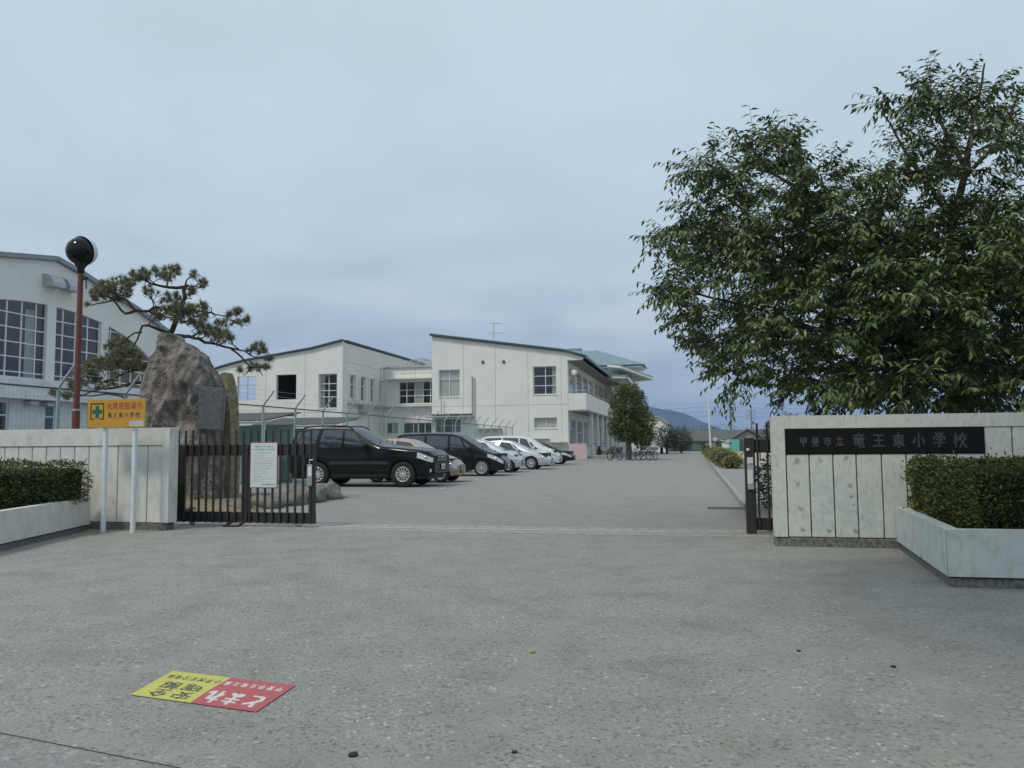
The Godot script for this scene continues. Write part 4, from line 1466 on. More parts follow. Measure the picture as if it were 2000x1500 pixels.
	var hat := {"L": 4.46, "R": 0.315, "wheels": [0.85, 3.52], "paint": [0.56, 0.58, 0.60], "metal": 0.45, "rough": 0.35,
		"top": [[0, 0.85], [0.05, 1.06], [0.6, 1.30], [1.3, 1.46], [1.9, 1.49], [2.4, 1.44], [3.4, 0.98], [3.6, 0.91], [4.2, 0.74], [4.46, 0.52]],
		"belt": [[0, 0.84], [0.2, 0.98], [1.5, 0.94], [3.2, 0.86], [4.1, 0.68], [4.46, 0.46]],
		"bot": [[0, 0.3], [0.4, 0.22], [4.0, 0.20], [4.46, 0.24]],
		"hw": [[0, 0.70], [0.2, 0.80], [0.8, 0.865], [3.6, 0.87], [4.1, 0.80], [4.36, 0.66], [4.46, 0.48]],
		"rw": [[0, 0.66], [0.5, 0.60], [1.6, 0.58], [2.4, 0.60], [3.4, 0.78], [4.1, 0.68], [4.46, 0.42]],
		"windows": [[0.95, 1.25, 1.78, 1.78, 0.12, 0.90], [1.86, 1.86, 2.86, 2.42, 0.12, 0.90], [2.92, 2.48, 3.20, 2.62, 0.12, 0.86]],
		"shield": [3.38, 2.42, 0.92], "doors": [1.82, 2.95], "handles": [1.35, 2.1], "mirror": 2.85, "lamp": [3.75, 4.36, 0.66, 0.98, 0.10], "nose": [0.50, 0.06, 0.3, dark_trim, 0.01], "plate": 0.38, "plate_mat": M.plate_white, "rim": 0.66, "spokes": 5}
	make_car("silver low-nosed hatchback in front of the white minivan", "car", hat, Vector3(-11.47, 0, -39.95))
	var wv: Dictionary = van.duplicate()
	wv.paint = [0.70, 0.72, 0.73]
	wv.metal = 0.0
	make_car("white minivan parked behind the silver hatchback", "van", wv, Vector3(-12.2, 0, -45.6))
	var dk: Dictionary = hat.duplicate()
	dk.paint = [0.022, 0.020, 0.024]
	dk.metal = 0.2
	make_car("dark car at the far end of the row, only its nose showing", "car", dk, Vector3(-11.75, 0, -49.6))

# ------------------------------------------------------------------ fence and sheds
func fence_and_sheds() -> void:
	var o := thing("wire_fence", "long green wire mesh fence with slanted arms behind the parked cars", "fence", Vector3(-12.7, 0, 0))
	var pg := Geo.new()
	pg.tube([Vector3(0, -0.1, 0), Vector3(0, 2.5, 0)], [0.036, 0.036], 10)
	var pm := pg.mesh()
	var ag := Geo.new()
	ag.tube([Vector3(0, 2.49, 0), Vector3(0.36, 2.93, 0)], [0.03, 0.026], 8)
	var am := ag.mesh()
	for k in 22:
		var z := -13.85 - k * 2.0
		var p := put(pm, "post", M.fence_green, o, Vector3(0, 0, z))
		put(am, "arm", M.galv, p)
	var g := Geo.new()
	g.rod(Vector3(0, 2.47, -12.2), Vector3(0, 2.47, -56.2), 0.019, 8)
	part(g, "top_rail", M.rail_dark, o)
	g = Geo.new()
	var z := -12.2
	while z > -56.0:
		g.rod(Vector3(0.03, 0.05, z), Vector3(0.03, 2.45, z), 0.0022, 3)
		z -= 0.10
	for k in 17:
		g.rod(Vector3(0.034, 0.06 + k * 0.148, -12.2), Vector3(0.034, 0.06 + k * 0.148, -56.2), 0.0026, 3)
	part(g, "wire_mesh", M.mesh_green, o).set_meta("kind", "stuff")
	for k in 3:
		g = Geo.new()
		g.rod(Vector3(0.13 + k * 0.11, 2.64 + k * 0.135, -13.8), Vector3(0.13 + k * 0.11, 2.64 + k * 0.135, -56.0), 0.0035, 4)
		part(g, "barbed_wire", M.galv, o)
	# two low sheds with corrugated roofs behind the fence
	var ss := [["low shed with a corrugated grey roof behind the fence left of the black off-roader", Vector3(-15.2, 0, -24.6), 3.4, 2.10], ["second low corrugated shed roof just above the black off-roader", Vector3(-15.0, 0, -29.2), 3.6, 2.08]]
	for e in ss:
		var s := thing("storage_shed", e[0], "shed", e[1], "low sheds behind the fence")
		var w: float = e[2]
		var h: float = e[3]
		g = Geo.new()
		for sgn in [0, 1]:
			var rows := []
			for i in 2:
				var row := []
				var n := 96
				for j in n + 1:
					var x := -w * 0.5 + w * j / n
					row.append(Vector3(x, h + 0.022 * sin(x * TAU / 0.12) + (0.34 if i == 0 else 0.0) - sgn * 0.012, -1.2 if i == 0 else 1.2))
				rows.append(row)
			g.sheet(rows, sgn == 0)
		part(g, "corrugated_roof", M.roof_grey, s)
		for x in [-w * 0.45, w * 0.45]:
			for zz in [-1.0, 1.0]:
				g = Geo.new()
				g.span(Vector3(x - 0.03, -0.05, zz - 0.03), Vector3(x + 0.03, h - 0.03, zz + 0.03))
				part(g, "post", M.frame_white, s)
		g = Geo.new()
		g.span(Vector3(-w * 0.46, h - 0.11, 1.05), Vector3(w * 0.46, h - 0.045, 1.11))
		g.span(Vector3(-w * 0.46, h + 0.20, -1.11), Vector3(w * 0.46, h + 0.265, -1.05))
		part(g, "beam", M.frame_white, s)
		g = Geo.new()
		g.span(Vector3(-w * 0.44, 0.0, -1.0), Vector3(w * 0.44, h - 0.1, -0.96))
		part(g, "back_wall", M.mesh_green, s)
		for k in 3:
			g = Geo.new()
			g.span(Vector3(-w * 0.4 + k * w * 0.27, 0.0, -0.6), Vector3(-w * 0.4 + k * w * 0.27 + w * 0.22, 0.9 + 0.25 * (k % 2), 0.3), 0.03)
			part(g, "stored_box", [M.galv, M.mesh_green, M.frame_white][k], s)

# ------------------------------------------------------------------ buildings
# wall in the plane o + ax*x + UP*y, solid towards -nrm; top is a polyline of [x, y]
func wall_layer(g: Geo, o: Vector3, ax: Vector3, nrm: Vector3, base: float, top: Array, holes: Array, front: float, back: float) -> void:
	var xs := []
	for t in top:
		xs.append(float(t[0]))
	var x0: float = top[0][0]
	var x1: float = top[top.size() - 1][0]
	for h in holes:
		for q in [h[0], h[1]]:
			if q > x0 and q < x1:
				xs.append(float(q))
	xs.sort()
	for i in xs.size() - 1:
		var a: float = xs[i]
		var b: float = xs[i + 1]
		if b - a < 1e-4:
			continue
		var mid := (a + b) * 0.5
		var cuts := []
		for h in holes:
			if h[0] < mid and h[1] > mid:
				cuts.append([float(h[2]), float(h[3])])
		cuts.sort_custom(func(p, q): return p[0] < q[0])
		var y := base
		var ta := tab(top, a)
		var tb := tab(top, b)
		var parts := []
		for cut in cuts:
			if cut[0] > y + 1e-4:
				parts.append([y, cut[0], cut[0]])
			y = maxf(y, cut[1])
		if y < minf(ta, tb) - 1e-4:
			parts.append([y, ta, tb])
		for p in parts:
			g.prism(PackedVector2Array([Vector2(a, p[0]), Vector2(b, p[0]), Vector2(b, p[2]), Vector2(a, p[1])]), o + nrm * front, ax, Vector3.UP, nrm * (back - front))

# wall of an outer skin with open joints and an inner skin, both pierced by the windows
func wall(parent: Node, o: Vector3, ax: Vector3, nrm: Vector3, base: float, top: Array, holes: Array, mat: Material, jx := [], jy := [], called := "wall") -> void:
	var g := Geo.new()
	var outer := holes.duplicate()
	for x in jx:
		outer.append([x - 0.018, x + 0.018, base - 1.0, 50.0])
	for y in jy:
		outer.append([top[0][0] - 1.0, top[top.size() - 1][0] + 1.0, y - 0.018, y + 0.018])
	# joints cross, so cut the skin into pieces row by row
	wall_layer(g, o, ax, nrm, base, top, outer, 0.0, -0.04)
	wall_layer(g, o, ax, nrm, base, top, holes, -0.041, -0.30)
	part(g, called, mat, parent)

# window in an opening: frame bars, one pane for each field
func window(parent: Node, o: Vector3, ax: Vector3, nrm: Vector3, r: Array, cols: Array, rows: Array, set_back := 0.18, bar := 0.06, blind := "", cover := [0.0, 1.0]) -> void:
	var g := Geo.new()
	var fr: Material = M.frame_white
	var x0: float = r[0]
	var x1: float = r[1]
	var y0: float = r[2]
	var y1: float = r[3]
	var at3 := func(x: float, y: float, d: float) -> Vector3: return o + ax * x + Vector3.UP * y + nrm * d
	var pieces := [[x0, x1, y0, y0 + bar], [x0, x1, y1 - bar, y1], [x0, x0 + bar, y0 + bar, y1 - bar], [x1 - bar, x1, y0 + bar, y1 - bar]]
	var cx := [x0 + bar]
	for c in cols:
		var x := lerpf(x0, x1, c)
		pieces.append([x - bar * 0.45, x + bar * 0.45, y0 + bar, y1 - bar])
		cx.append(x - bar * 0.45)
		cx.append(x + bar * 0.45)
	cx.append(x1 - bar)
	var cy := [y0 + bar]
	for c in rows:
		var y := lerpf(y0, y1, c)
		cy.append(y - bar * 0.4)
		cy.append(y + bar * 0.4)
	cy.append(y1 - bar)
	for i in range(0, cx.size(), 2):
		for c in rows:
			var y := lerpf(y0, y1, c)
			pieces.append([cx[i], cx[i + 1], y - bar * 0.4, y + bar * 0.4])
	for p in pieces:
		var a: Vector3 = at3.call(p[0], p[2], -set_back)
		var b: Vector3 = at3.call(p[1], p[3], -set_back - 0.06)
		g.span(a, b)
	var w := part(g, "window", fr, parent)
	for i in range(0, cx.size(), 2):
		for j in range(0, cy.size(), 2):
			var pg := Geo.new()
			var c: Vector3 = at3.call((cx[i] + cx[i + 1]) * 0.5, (cy[j] + cy[j + 1]) * 0.5, -set_back - 0.03)
			pg.box(c, (ax * (cx[i + 1] - cx[i])).abs() + Vector3.UP * (cy[j + 1] - cy[j]) + nrm.abs() * 0.008)
			part(pg, "pane", M.glass, w)
	if blind:
		var rws := []
		for i in 2:
			var row := []
			for k in 41:
				var t := k / 40.0
				row.append(at3.call(lerpf(lerpf(x0, x1, cover[0]), lerpf(x0, x1, cover[1]), t), y0 if i == 0 else y1, -set_back - 0.11 + 0.025 * sin(t * 60.0)))
			rws.append(row)
		var bg := Geo.new()
		bg.sheet(rws, false)
		part(bg, blind, M.curtain, w)
	# sill
	g = Geo.new()
	g.span(at3.call(x0 - 0.04, y0 - 0.05, 0.05), at3.call(x1 + 0.04, y0 + 0.004, -set_back))
	part(g, "sill", M.school_wall, w)

func main_building() -> void:
	var o := thing("school_building", "two-storey cream school building with a slanted roof and a long balcony", "building")
	var Z := -66.0
	var org := Vector3(0, 0, Z)
	var ax := Vector3.RIGHT
	var nr := Vector3.BACK
	var front := [[-21.53, -19.63, 5.39, 7.76], [-13.16, -11.16, 5.43, 7.82], [-13.11, -11.15, 2.59, 3.48], [-21.86, -19.55, 2.3, 3.52]]
	wall(o, org, ax, nr, -0.2, [[-22.15, 10.74], [-10.6, 9.02], [-10.2, 8.95]], front, M.school_wall, [-19.3, -16.45, -13.6, -10.75], [4.57], "front_wall")
	window(o, org, ax, nr, front[0], [0.5], [0.66], 0.16, 0.07, "curtain")
	window(o, org, ax, nr, front[1], [0.52], [0.32, 0.66], 0.16, 0.07, "curtain", [0.80, 1.0])
	window(o, org, ax, nr, front[2], [0.52], [], 0.16, 0.06, "blind")
	window(o, org, ax, nr, front[3], [0.33, 0.66], [0.5], 0.16, 0.06)
	# gable end of the eave over the balcony
	var g := Geo.new()
	g.prism(PackedVector2Array([Vector2(-10.2, 8.27), Vector2(-8.95, 8.27), Vector2(-8.8, 8.48), Vector2(-10.2, 8.95)]), org + Vector3(0, 0, -0.002), ax, Vector3.UP, Vector3(0, 0, -0.25))
	part(g, "eave_end", M.school_wall, o)
	# roof sheet
	g = Geo.new()
	g.prism(PackedVector2Array([Vector2(-22.3, 10.79), Vector2(-10.6, 9.06), Vector2(-8.62, 8.50), Vector2(-8.62, 8.62), Vector2(-10.6, 9.20), Vector2(-22.3, 10.95)]), Vector3(0, 0, Z + 0.25), ax, Vector3.UP, Vector3(0, 0, -36.5))
	part(g, "roof", M.roof_dark, o)
	g = Geo.new()
	g.prism(PackedVector2Array([Vector2(-22.3, 10.955), Vector2(-10.6, 9.205), Vector2(-8.60, 8.625), Vector2(-8.60, 8.66), Vector2(-10.6, 9.25), Vector2(-22.3, 11.0)]), Vector3(0, 0, Z + 0.23), ax, Vector3.UP, Vector3(0, 0, -36.4))
	part(g, "roof_covering", M.roof_teal, o)
	g = Geo.new()
	g.span(Vector3(-10.15, 8.20, Z - 0.26), Vector3(-8.95, 8.26, Z - 36.0))
	part(g, "soffit", M.soffit, o)
	g = Geo.new()
	g.tube([Vector3(-8.62, 8.50, Z + 0.2), Vector3(-8.62, 8.50, Z - 36.2)], [0.11, 0.11], 10)
	part(g, "gutter", M.roof_teal, o)
	# flank towards the driveway, both storeys
	var so := Vector3(-10.2, 0, 0)
	var sx := Vector3(0, 0, -1)
	var sn := Vector3.RIGHT
	var holes := []
	for k in 8:
		var a := 66.9 + k * 4.4
		holes.append([a, a + 3.7, 5.35, 7.75])
		holes.append([a, a + 3.7, 0.9 if k % 3 != 1 else 0.05, 3.35])
	wall(o, so, sx, sn, -0.2, [[66.3, 8.9], [102.0, 8.9]], holes, M.school_wall, [], [], "side_wall")
	for k in holes.size():
		window(o, so, sx, sn, holes[k], [0.25, 0.5, 0.75], [0.68], 0.14, 0.07, "curtain" if k % 5 == 0 else "")
	# floors and the far walls close the box
	g = Geo.new()
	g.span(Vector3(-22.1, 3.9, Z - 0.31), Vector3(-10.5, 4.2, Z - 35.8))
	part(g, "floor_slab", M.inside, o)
	g = Geo.new()
	g.span(Vector3(-22.15, -0.2, Z - 0.31), Vector3(-21.9, 10.6, Z - 36.0))
	part(g, "side_wall", M.school_wall, o)
	g = Geo.new()
	wall_layer(g, Vector3(0, 0, Z - 36.0), ax, nr, -0.2, [[-22.15, 10.74], [-10.6, 9.02], [-10.2, 8.95]], [], 0.0, -0.3)
	part(g, "end_wall", M.school_wall, o)
	for k in 3:
		g = Geo.new()
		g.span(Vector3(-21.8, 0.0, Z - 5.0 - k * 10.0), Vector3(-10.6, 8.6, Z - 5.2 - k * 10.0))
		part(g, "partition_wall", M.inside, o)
	# balcony
	g = Geo.new()
	g.span(Vector3(-8.80, 4.10, Z + 0.0), Vector3(-8.66, 5.48, Z - 35.0), 0.01)
	g.span(Vector3(-10.19, 4.095, Z - 0.14), Vector3(-8.805, 5.475, Z - 0.004), 0.01)
	var bal := part(g, "balcony_wall", M.school_wall, o)
	g = Geo.new()
	g.span(Vector3(-10.19, 3.98, Z - 0.01), Vector3(-8.66, 4.09, Z - 35.0))
	part(g, "balcony_floor", M.soffit, bal)
	g = Geo.new()
	g.rod(Vector3(-8.73, 5.72, Z - 0.1), Vector3(-8.73, 5.72, Z - 35.0), 0.03, 6)
	g.rod(Vector3(-8.73, 5.72, Z - 0.1), Vector3(-10.1, 5.72, Z - 0.1), 0.03, 6)
	for k in 18:
		g.rod(Vector3(-8.73, 5.45, Z - 0.1 - k * 2.0), Vector3(-8.73, 5.72, Z - 0.1 - k * 2.0), 0.02, 5)
	part(g, "handrail", M.galv, bal)
	for k in 8:
		g = Geo.new()
		g.span(Vector3(-9.0, 0.0, Z - 4.55 - k * 4.4), Vector3(-8.72, 3.98, Z - 4.85 - k * 4.4), 0.02)
		part(g, "column", M.school_wall, o)
	# stair rail and rain pipes at the corner
	for e in [[Vector3(-18.5, 3.6, Z + 0.06), Vector3(-18.5, 7.15, Z + 0.06), 0.06], [Vector3(-18.28, 3.6, Z + 0.06), Vector3(-18.28, 7.0, Z + 0.06), 0.05], [Vector3(-21.2, 0.0, Z + 0.3), Vector3(-21.2, 5.6, Z + 0.3), 0.05]]:
		g = Geo.new()
		g.rod(e[0], e[1], e[2], 8)
		part(g, "pipe", M.galv, o)
	# canopy over the lower left window
	for q in [[Vector3(-22.4, 3.62, Z), Vector3(-18.3, 3.72, Z + 1.1)], [Vector3(-22.3, 3.86, Z), Vector3(-18.5, 3.94, Z + 0.8)], [Vector3(-18.0, 2.55, Z), Vector3(-15.9, 2.66, Z + 0.9)]]:
		g = Geo.new()
		g.span(q[0], q[1], 0.01)
		part(g, "canopy", M.galv, o)
	for x in [-17.55, -15.7]:
		g = Geo.new()
		g.lathe([Vector2(0, 0.0), Vector2(0.13, 0.0), Vector2(0.14, 0.08), Vector2(0.0, 0.10)], Vector3(x, 9.35 - (x + 17.5) * 0.02 - 1.0, Z), 14, Basis(Vector3.RIGHT, PI / 2))
		part(g, "vent", M.plinth, o)
	g = Geo.new()
	g.span(Vector3(-11.9, 1.35, Z), Vector3(-10.3, 1.43, Z + 0.5))
	g.span(Vector3(-13.2, 1.68, Z), Vector3(-11.8, 1.74, Z + 0.4))
	g.rod(Vector3(-10.6, 0, Z + 0.45), Vector3(-10.6, 1.36, Z + 0.45), 0.04)
	g.rod(Vector3(-11.6, 0, Z + 0.45), Vector3(-11.6, 1.36, Z + 0.45), 0.04)
	part(g, "wash_stand", M.galv, o)
	var sp := Geo.new()
	sp.lathe([Vector2(0.06, 0.0), Vector2(0.10, 0.12), Vector2(0.30, 0.42), Vector2(0.0, 0.36)], Vector3(-9.7, 7.2, Z - 0.8), 14, Basis(Vector3.RIGHT, PI / 2))
	tag(part(sp, "loudspeaker", M.frame_white), "white horn loudspeaker hung under the school eave above the balcony", "loudspeaker")
	var pw := Geo.new()
	pw.span(Vector3(-10.15, -0.05, Z + 0.15), Vector3(-8.65, 1.28, Z + 0.28), 0.01)
	tag(part(pw, "screen_wall", M.pink), "low pale pink screen wall at the corner of the school", "wall")
	# aerial
	var an := thing("roof_aerial", "thin two-tier television aerial on the school roof", "aerial", Vector3(-17.1, 10.0, Z - 2.0))
	g = Geo.new()
	g.rod(Vector3(0, 0, 0), Vector3(0, 2.1, 0), 0.03, 6)
	part(g, "mast", M.galv, an)
	for y in [1.15, 2.02]:
		g = Geo.new()
		g.rod(Vector3(-0.45, y, 0), Vector3(1.15 if y < 1.5 else 0.75, y - 0.08, 0), 0.018, 5)
		for k in 8:
			var x := -0.4 + k * (0.2 if y < 1.5 else 0.15)
			g.rod(Vector3(x, y - 0.02 - k * 0.006, -0.35), Vector3(x, y - 0.02 - k * 0.006, 0.35), 0.010, 4)
		part(g, "antenna", M.galv, an)
	# assembly hall with its stepped teal roofs behind
	var h := thing("school_hall", "tall school hall with stepped teal hipped roofs behind the balcony wing", "building")
	g = Geo.new()
	g.span(Vector3(-20.0, -0.2, -95.5), Vector3(-9.4, 10.2, -112.0))
	part(g, "wall", M.school_wall, h)
	g = Geo.new()
	var e0 := [Vector3(-21.5, 10.55, -94.0), Vector3(-5.45, 10.55, -94.0), Vector3(-5.45, 10.55, -100.0), Vector3(-21.5, 10.55, -100.0)]
	var r0 := [Vector3(-17.5, 12.55, -96.0), Vector3(-11.2, 12.55, -96.0), Vector3(-11.2, 12.55, -98.0), Vector3(-17.5, 12.55, -98.0)]
	var hc := Vector3(-13, 10.5, -97)
	for k in 4:
		g.face([e0[k], e0[(k + 1) % 4], r0[(k + 1) % 4], r0[k]], hc)
		g.face([e0[k], e0[(k + 1) % 4], e0[(k + 1) % 4] - Vector3(0, 0.06, 0), e0[k] - Vector3(0, 0.06, 0)], hc)
	g.face(r0, hc)
	var un := []
	for q in e0:
		un.append(q - Vector3(0, 0.06, 0))
	g.face(un, Vector3(-13, 12, -97))
	part(g, "hip_roof", M.roof_teal, h)
	g = Geo.new()
	g.span(Vector3(-18.0, 12.3, -96.4), Vector3(-13.2, 12.95, -97.6), 0.05)
	part(g, "ridge_vent", M.roof_teal, h)
	g = Geo.new()
	g.span(Vector3(-21.3, 10.22, -94.3), Vector3(-5.7, 10.40, -99.7))
	part(g, "eave_board", M.frame_white, h)
	for e in [[[-9.0, 8.62], [-6.8, 8.50], -86.0, -93.0], [[-6.8, 8.50], [-5.55, 7.1], -86.0, -93.0]]:
		var a: Array = e[0]
		var b: Array = e[1]
		g = Geo.new()
		g.prism(PackedVector2Array([Vector2(a[0], a[1]), Vector2(b[0], b[1]), Vector2(b[0], b[1] + 0.12), Vector2(a[0], a[1] + 0.12)]), Vector3(0, 0, e[2]), ax, Vector3.UP, Vector3(0, 0, e[3] - e[2]))
		part(g, "lower_roof", M.roof_teal, h)
		g = Geo.new()
		g.prism(PackedVector2Array([Vector2(a[0], a[1] - 0.26), Vector2(b[0] - 0.12, b[1] - 0.24), Vector2(b[0] - 0.12, b[1] - 0.01), Vector2(a[0], a[1] - 0.01)]), Vector3(0, 0, e[2] - 0.08), ax, Vector3.UP, Vector3(0, 0, e[3] - e[2] + 0.1))
		part(g, "lower_eave", M.school_wall, h)
	# angled porch roof: soffit corners, then the sheet above it
	var so2 := [at(1186, 716, -86.0), at(1213, 719, -86.0), at(1276, 742, -90.0), at(1240, 746, -97.0), at(1190, 733, -97.0)]
	for lay in [[0.0, 0.24, M.school_wall, "porch_eave"], [0.245, 0.36, M.roof_teal, "porch_roof"]]:
		g = Geo.new()
		var mid5 := Vector3.ZERO
		for q in so2:
			mid5 += q / 5.0
		mid5.y += (lay[0] + lay[1]) * 0.5
		var lo5 := []
		var hi5 := []
		for q in so2:
			lo5.append(q + Vector3(0, lay[0], 0))
			hi5.append(q + Vector3(0, lay[1], 0))
		g.face(lo5, mid5)
		g.face(hi5, mid5)
		for k in 5:
			g.face([lo5[k], lo5[(k + 1) % 5], hi5[(k + 1) % 5], hi5[k]], mid5)
		part(g, lay[3], lay[2], h)
	for z in [-89.5, -93.0, -96.5]:
		g = Geo.new()
		g.span(Vector3(-7.9, -0.1, z), Vector3(-7.62, 8.3, z - 0.3))
		part(g, "column", M.school_wall, h)

func middle_building() -> void:
	var o := thing("school_wing", "cream school wing with a curved roof line left of the main block", "building")
	var Z := -59.2
	var org := Vector3(0, 0, Z)
	var ax := Vector3.RIGHT
	var nr := Vector3.BACK
	var top := [[-47.0, 4.6], [-43.0, 6.2], [-41.0, 7.0], [-38.9, 7.68], [-37.87, 7.95], [-36.3, 8.28], [-33.74, 8.62], [-30.12, 9.10], [-27.42, 9.66]]
	var hs := [[-36.81, -35.06, 5.04, 7.04], [-33.26, -31.47, 5.06, 7.09], [-29.5, -27.9, 4.26, 7.06]]
	wall(o, org, ax, nr, -0.2, top, hs, M.school_wall, [-30.7, -34.2], [3.95], "front_wall")
	window(o, org, ax, nr, hs[2], [0.5], [0.34, 0.52, 0.72], 0.25, 0.07, "curtain", [0.0, 0.25])
	var g := Geo.new()
	g.span(Vector3(-36.81, 6.3, Z - 0.2), Vector3(-35.06, 6.36, Z - 0.24))
	g.span(Vector3(-36.0, 5.04, Z - 0.2), Vector3(-35.95, 7.04, Z - 0.24))
	part(g, "opening_bars", M.galv, o)
	g = Geo.new()
	var up := PackedVector2Array()
	for t in top:
		up.append(Vector2(t[0], t[1] + 0.03))
	for k in range(top.size() - 1, -1, -1):
		up.append(Vector2(top[k][0], top[k][1] + 0.16))
	g.prism(up, Vector3(0, 0, Z + 0.2), ax, Vector3.UP, Vector3(0, 0, -0.7))
	part(g, "verge", M.roof_dark, o)
	# only the part right of the open bay is roofed
	g = Geo.new()
	g.prism(PackedVector2Array([Vector2(-34.2, 8.57), Vector2(-30.12, 9.13), Vector2(-27.3, 9.69), Vector2(-27.3, 9.83), Vector2(-30.12, 9.27), Vector2(-34.2, 8.71)]), Vector3(0, 0, Z - 0.5), ax, Vector3.UP, Vector3(0, 0, -20.0))
	part(g, "roof", M.roof_dark, o)
	g = Geo.new()
	g.span(Vector3(-34.4, -0.2, Z - 0.31), Vector3(-34.2, 8.5, Z - 20.0))
	part(g, "partition_wall", M.inside, o)
	g = Geo.new()
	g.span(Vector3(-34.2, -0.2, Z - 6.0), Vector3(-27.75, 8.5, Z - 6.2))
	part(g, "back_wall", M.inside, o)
	# flank with four slim windows
	var so := Vector3(-27.42, 0, 0)
	var sx := Vector3(0, 0, -1)
	var sn := Vector3.RIGHT
	var sh := [[60.50, 61.55, 5.1, 7.06], [62.60, 63.65, 5.0, 7.08], [64.65, 65.65, 5.05, 7.06], [66.60, 67.65, 5.08, 7.04]]
	wall(o, so, sx, sn, -0.2, [[59.51, 9.6], [79.0, 9.6]], sh, M.school_wall, [], [8.05, 4.0], "side_wall")
	for q in sh:
		window(o, so, sx, sn, q, [], [0.62], 0.08, 0.09)
		g = Geo.new()
		g.span(Vector3(-27.42, q[2] - 0.2, -q[0] + 0.16), Vector3(-27.30, q[3] + 0.12, -q[0] + 0.02))
		g.span(Vector3(-27.42, q[2] - 0.2, -q[1] - 0.02), Vector3(-27.30, q[3] + 0.12, -q[1] - 0.16))
		g.span(Vector3(-27.42, q[3] + 0.02, -q[0] + 0.02), Vector3(-27.30, q[3] + 0.12, -q[1] - 0.02))
		part(g, "window_surround", M.school_wall, o)
	g = Geo.new()
	g.span(Vector3(-27.42, 4.62, -60.2), Vector3(-26.95, 4.74, -67.9))
	part(g, "ledge", M.galv, o)
	g = Geo.new()
	g.span(Vector3(-27.42, 4.05, -62.4), Vector3(-26.9, 4.75, -63.8), 0.03)
	part(g, "air_conditioner", M.galv, o)
	g = Geo.new()
	g.rod(Vector3(-26.9, 0.0, -65.9), Vector3(-26.9, 8.0, -65.9), 0.05, 8)
	g.tube([Vector3(-26.9, 8.0, -65.9), Vector3(-26.6, 8.15, -65.95), Vector3(-26.1, 8.25, -66.0)], [0.05, 0.05, 0.05], 8)
	part(g, "pipe", M.galv, o)
	# link between the two blocks
	var l := thing("link_building", "low flat-roofed link between the curved wing and the main block", "building")
	var lo := Vector3(0, 0, -68.0)
	var lh := [[-26.0, -22.3, 4.98, 7.01], [-27.2, -26.05, 2.3, 3.31], [-25.72, -22.4, 2.3, 3.28]]
	wall(l, lo, ax, nr, -0.2, [[-27.40, 8.25], [-22.18, 8.25]], lh, M.school_wall, [-24.4], [7.75], "front_wall")
	window(l, lo, ax, nr, lh[0], [0.2, 0.41, 0.62, 0.81], [0.36, 0.62], 0.14, 0.07, "curtain", [0.42, 0.6])
	window(l, lo, ax, nr, lh[1], [0.5], [], 0.14, 0.06, "curtain", [0.5, 1.0])
	window(l, lo, ax, nr, lh[2], [0.33, 0.66], [], 0.14, 0.06)
	g = Geo.new()
	g.span(Vector3(-27.38, 8.26, -67.85), Vector3(-22.19, 8.42, -76.0))
	part(g, "roof", M.galv, l)
	g = Geo.new()
	g.span(Vector3(-27.38, -0.2, -71.0), Vector3(-22.19, 8.24, -71.2))
	part(g, "back_wall", M.inside, l)
	g = Geo.new()
	g.span(Vector3(-27.1, 7.2, -67.45), Vector3(-22.3, 7.34, -67.99))
	g.span(Vector3(-27.1, 4.72, -67.5), Vector3(-22.3, 4.86, -67.99))
	part(g, "ledge", M.school_wall, l)
	# glazed vault on the link roof
	var v := Geo.new()
	var rows := []
	for i in 2:
		var row := []
		for k in 13:
			var a := PI * k / 12.0
			row.append(Vector3(-24.3 - cos(a) * 1.35, 8.43 + sin(a) * 0.75, -69.0 - i * 6.0))
		rows.append(row)
	v.sheet(rows, true)
	var vt := thing("glazed_vault", "small glazed barrel vault on the link roof", "skylight")
	part(v, "glazing", M.glass, vt)
	for z in [-69.0, -71.0, -73.0, -75.0]:
		v = Geo.new()
		var pts := []
		var rad := []
		for k in 13:
			var a := PI * k / 12.0
			pts.append(Vector3(-24.3 - cos(a) * 1.37, 8.43 + sin(a) * 0.77, z))
			rad.append(0.04)
		v.tube(pts, rad, 6)
		part(v, "rib", M.galv, vt)

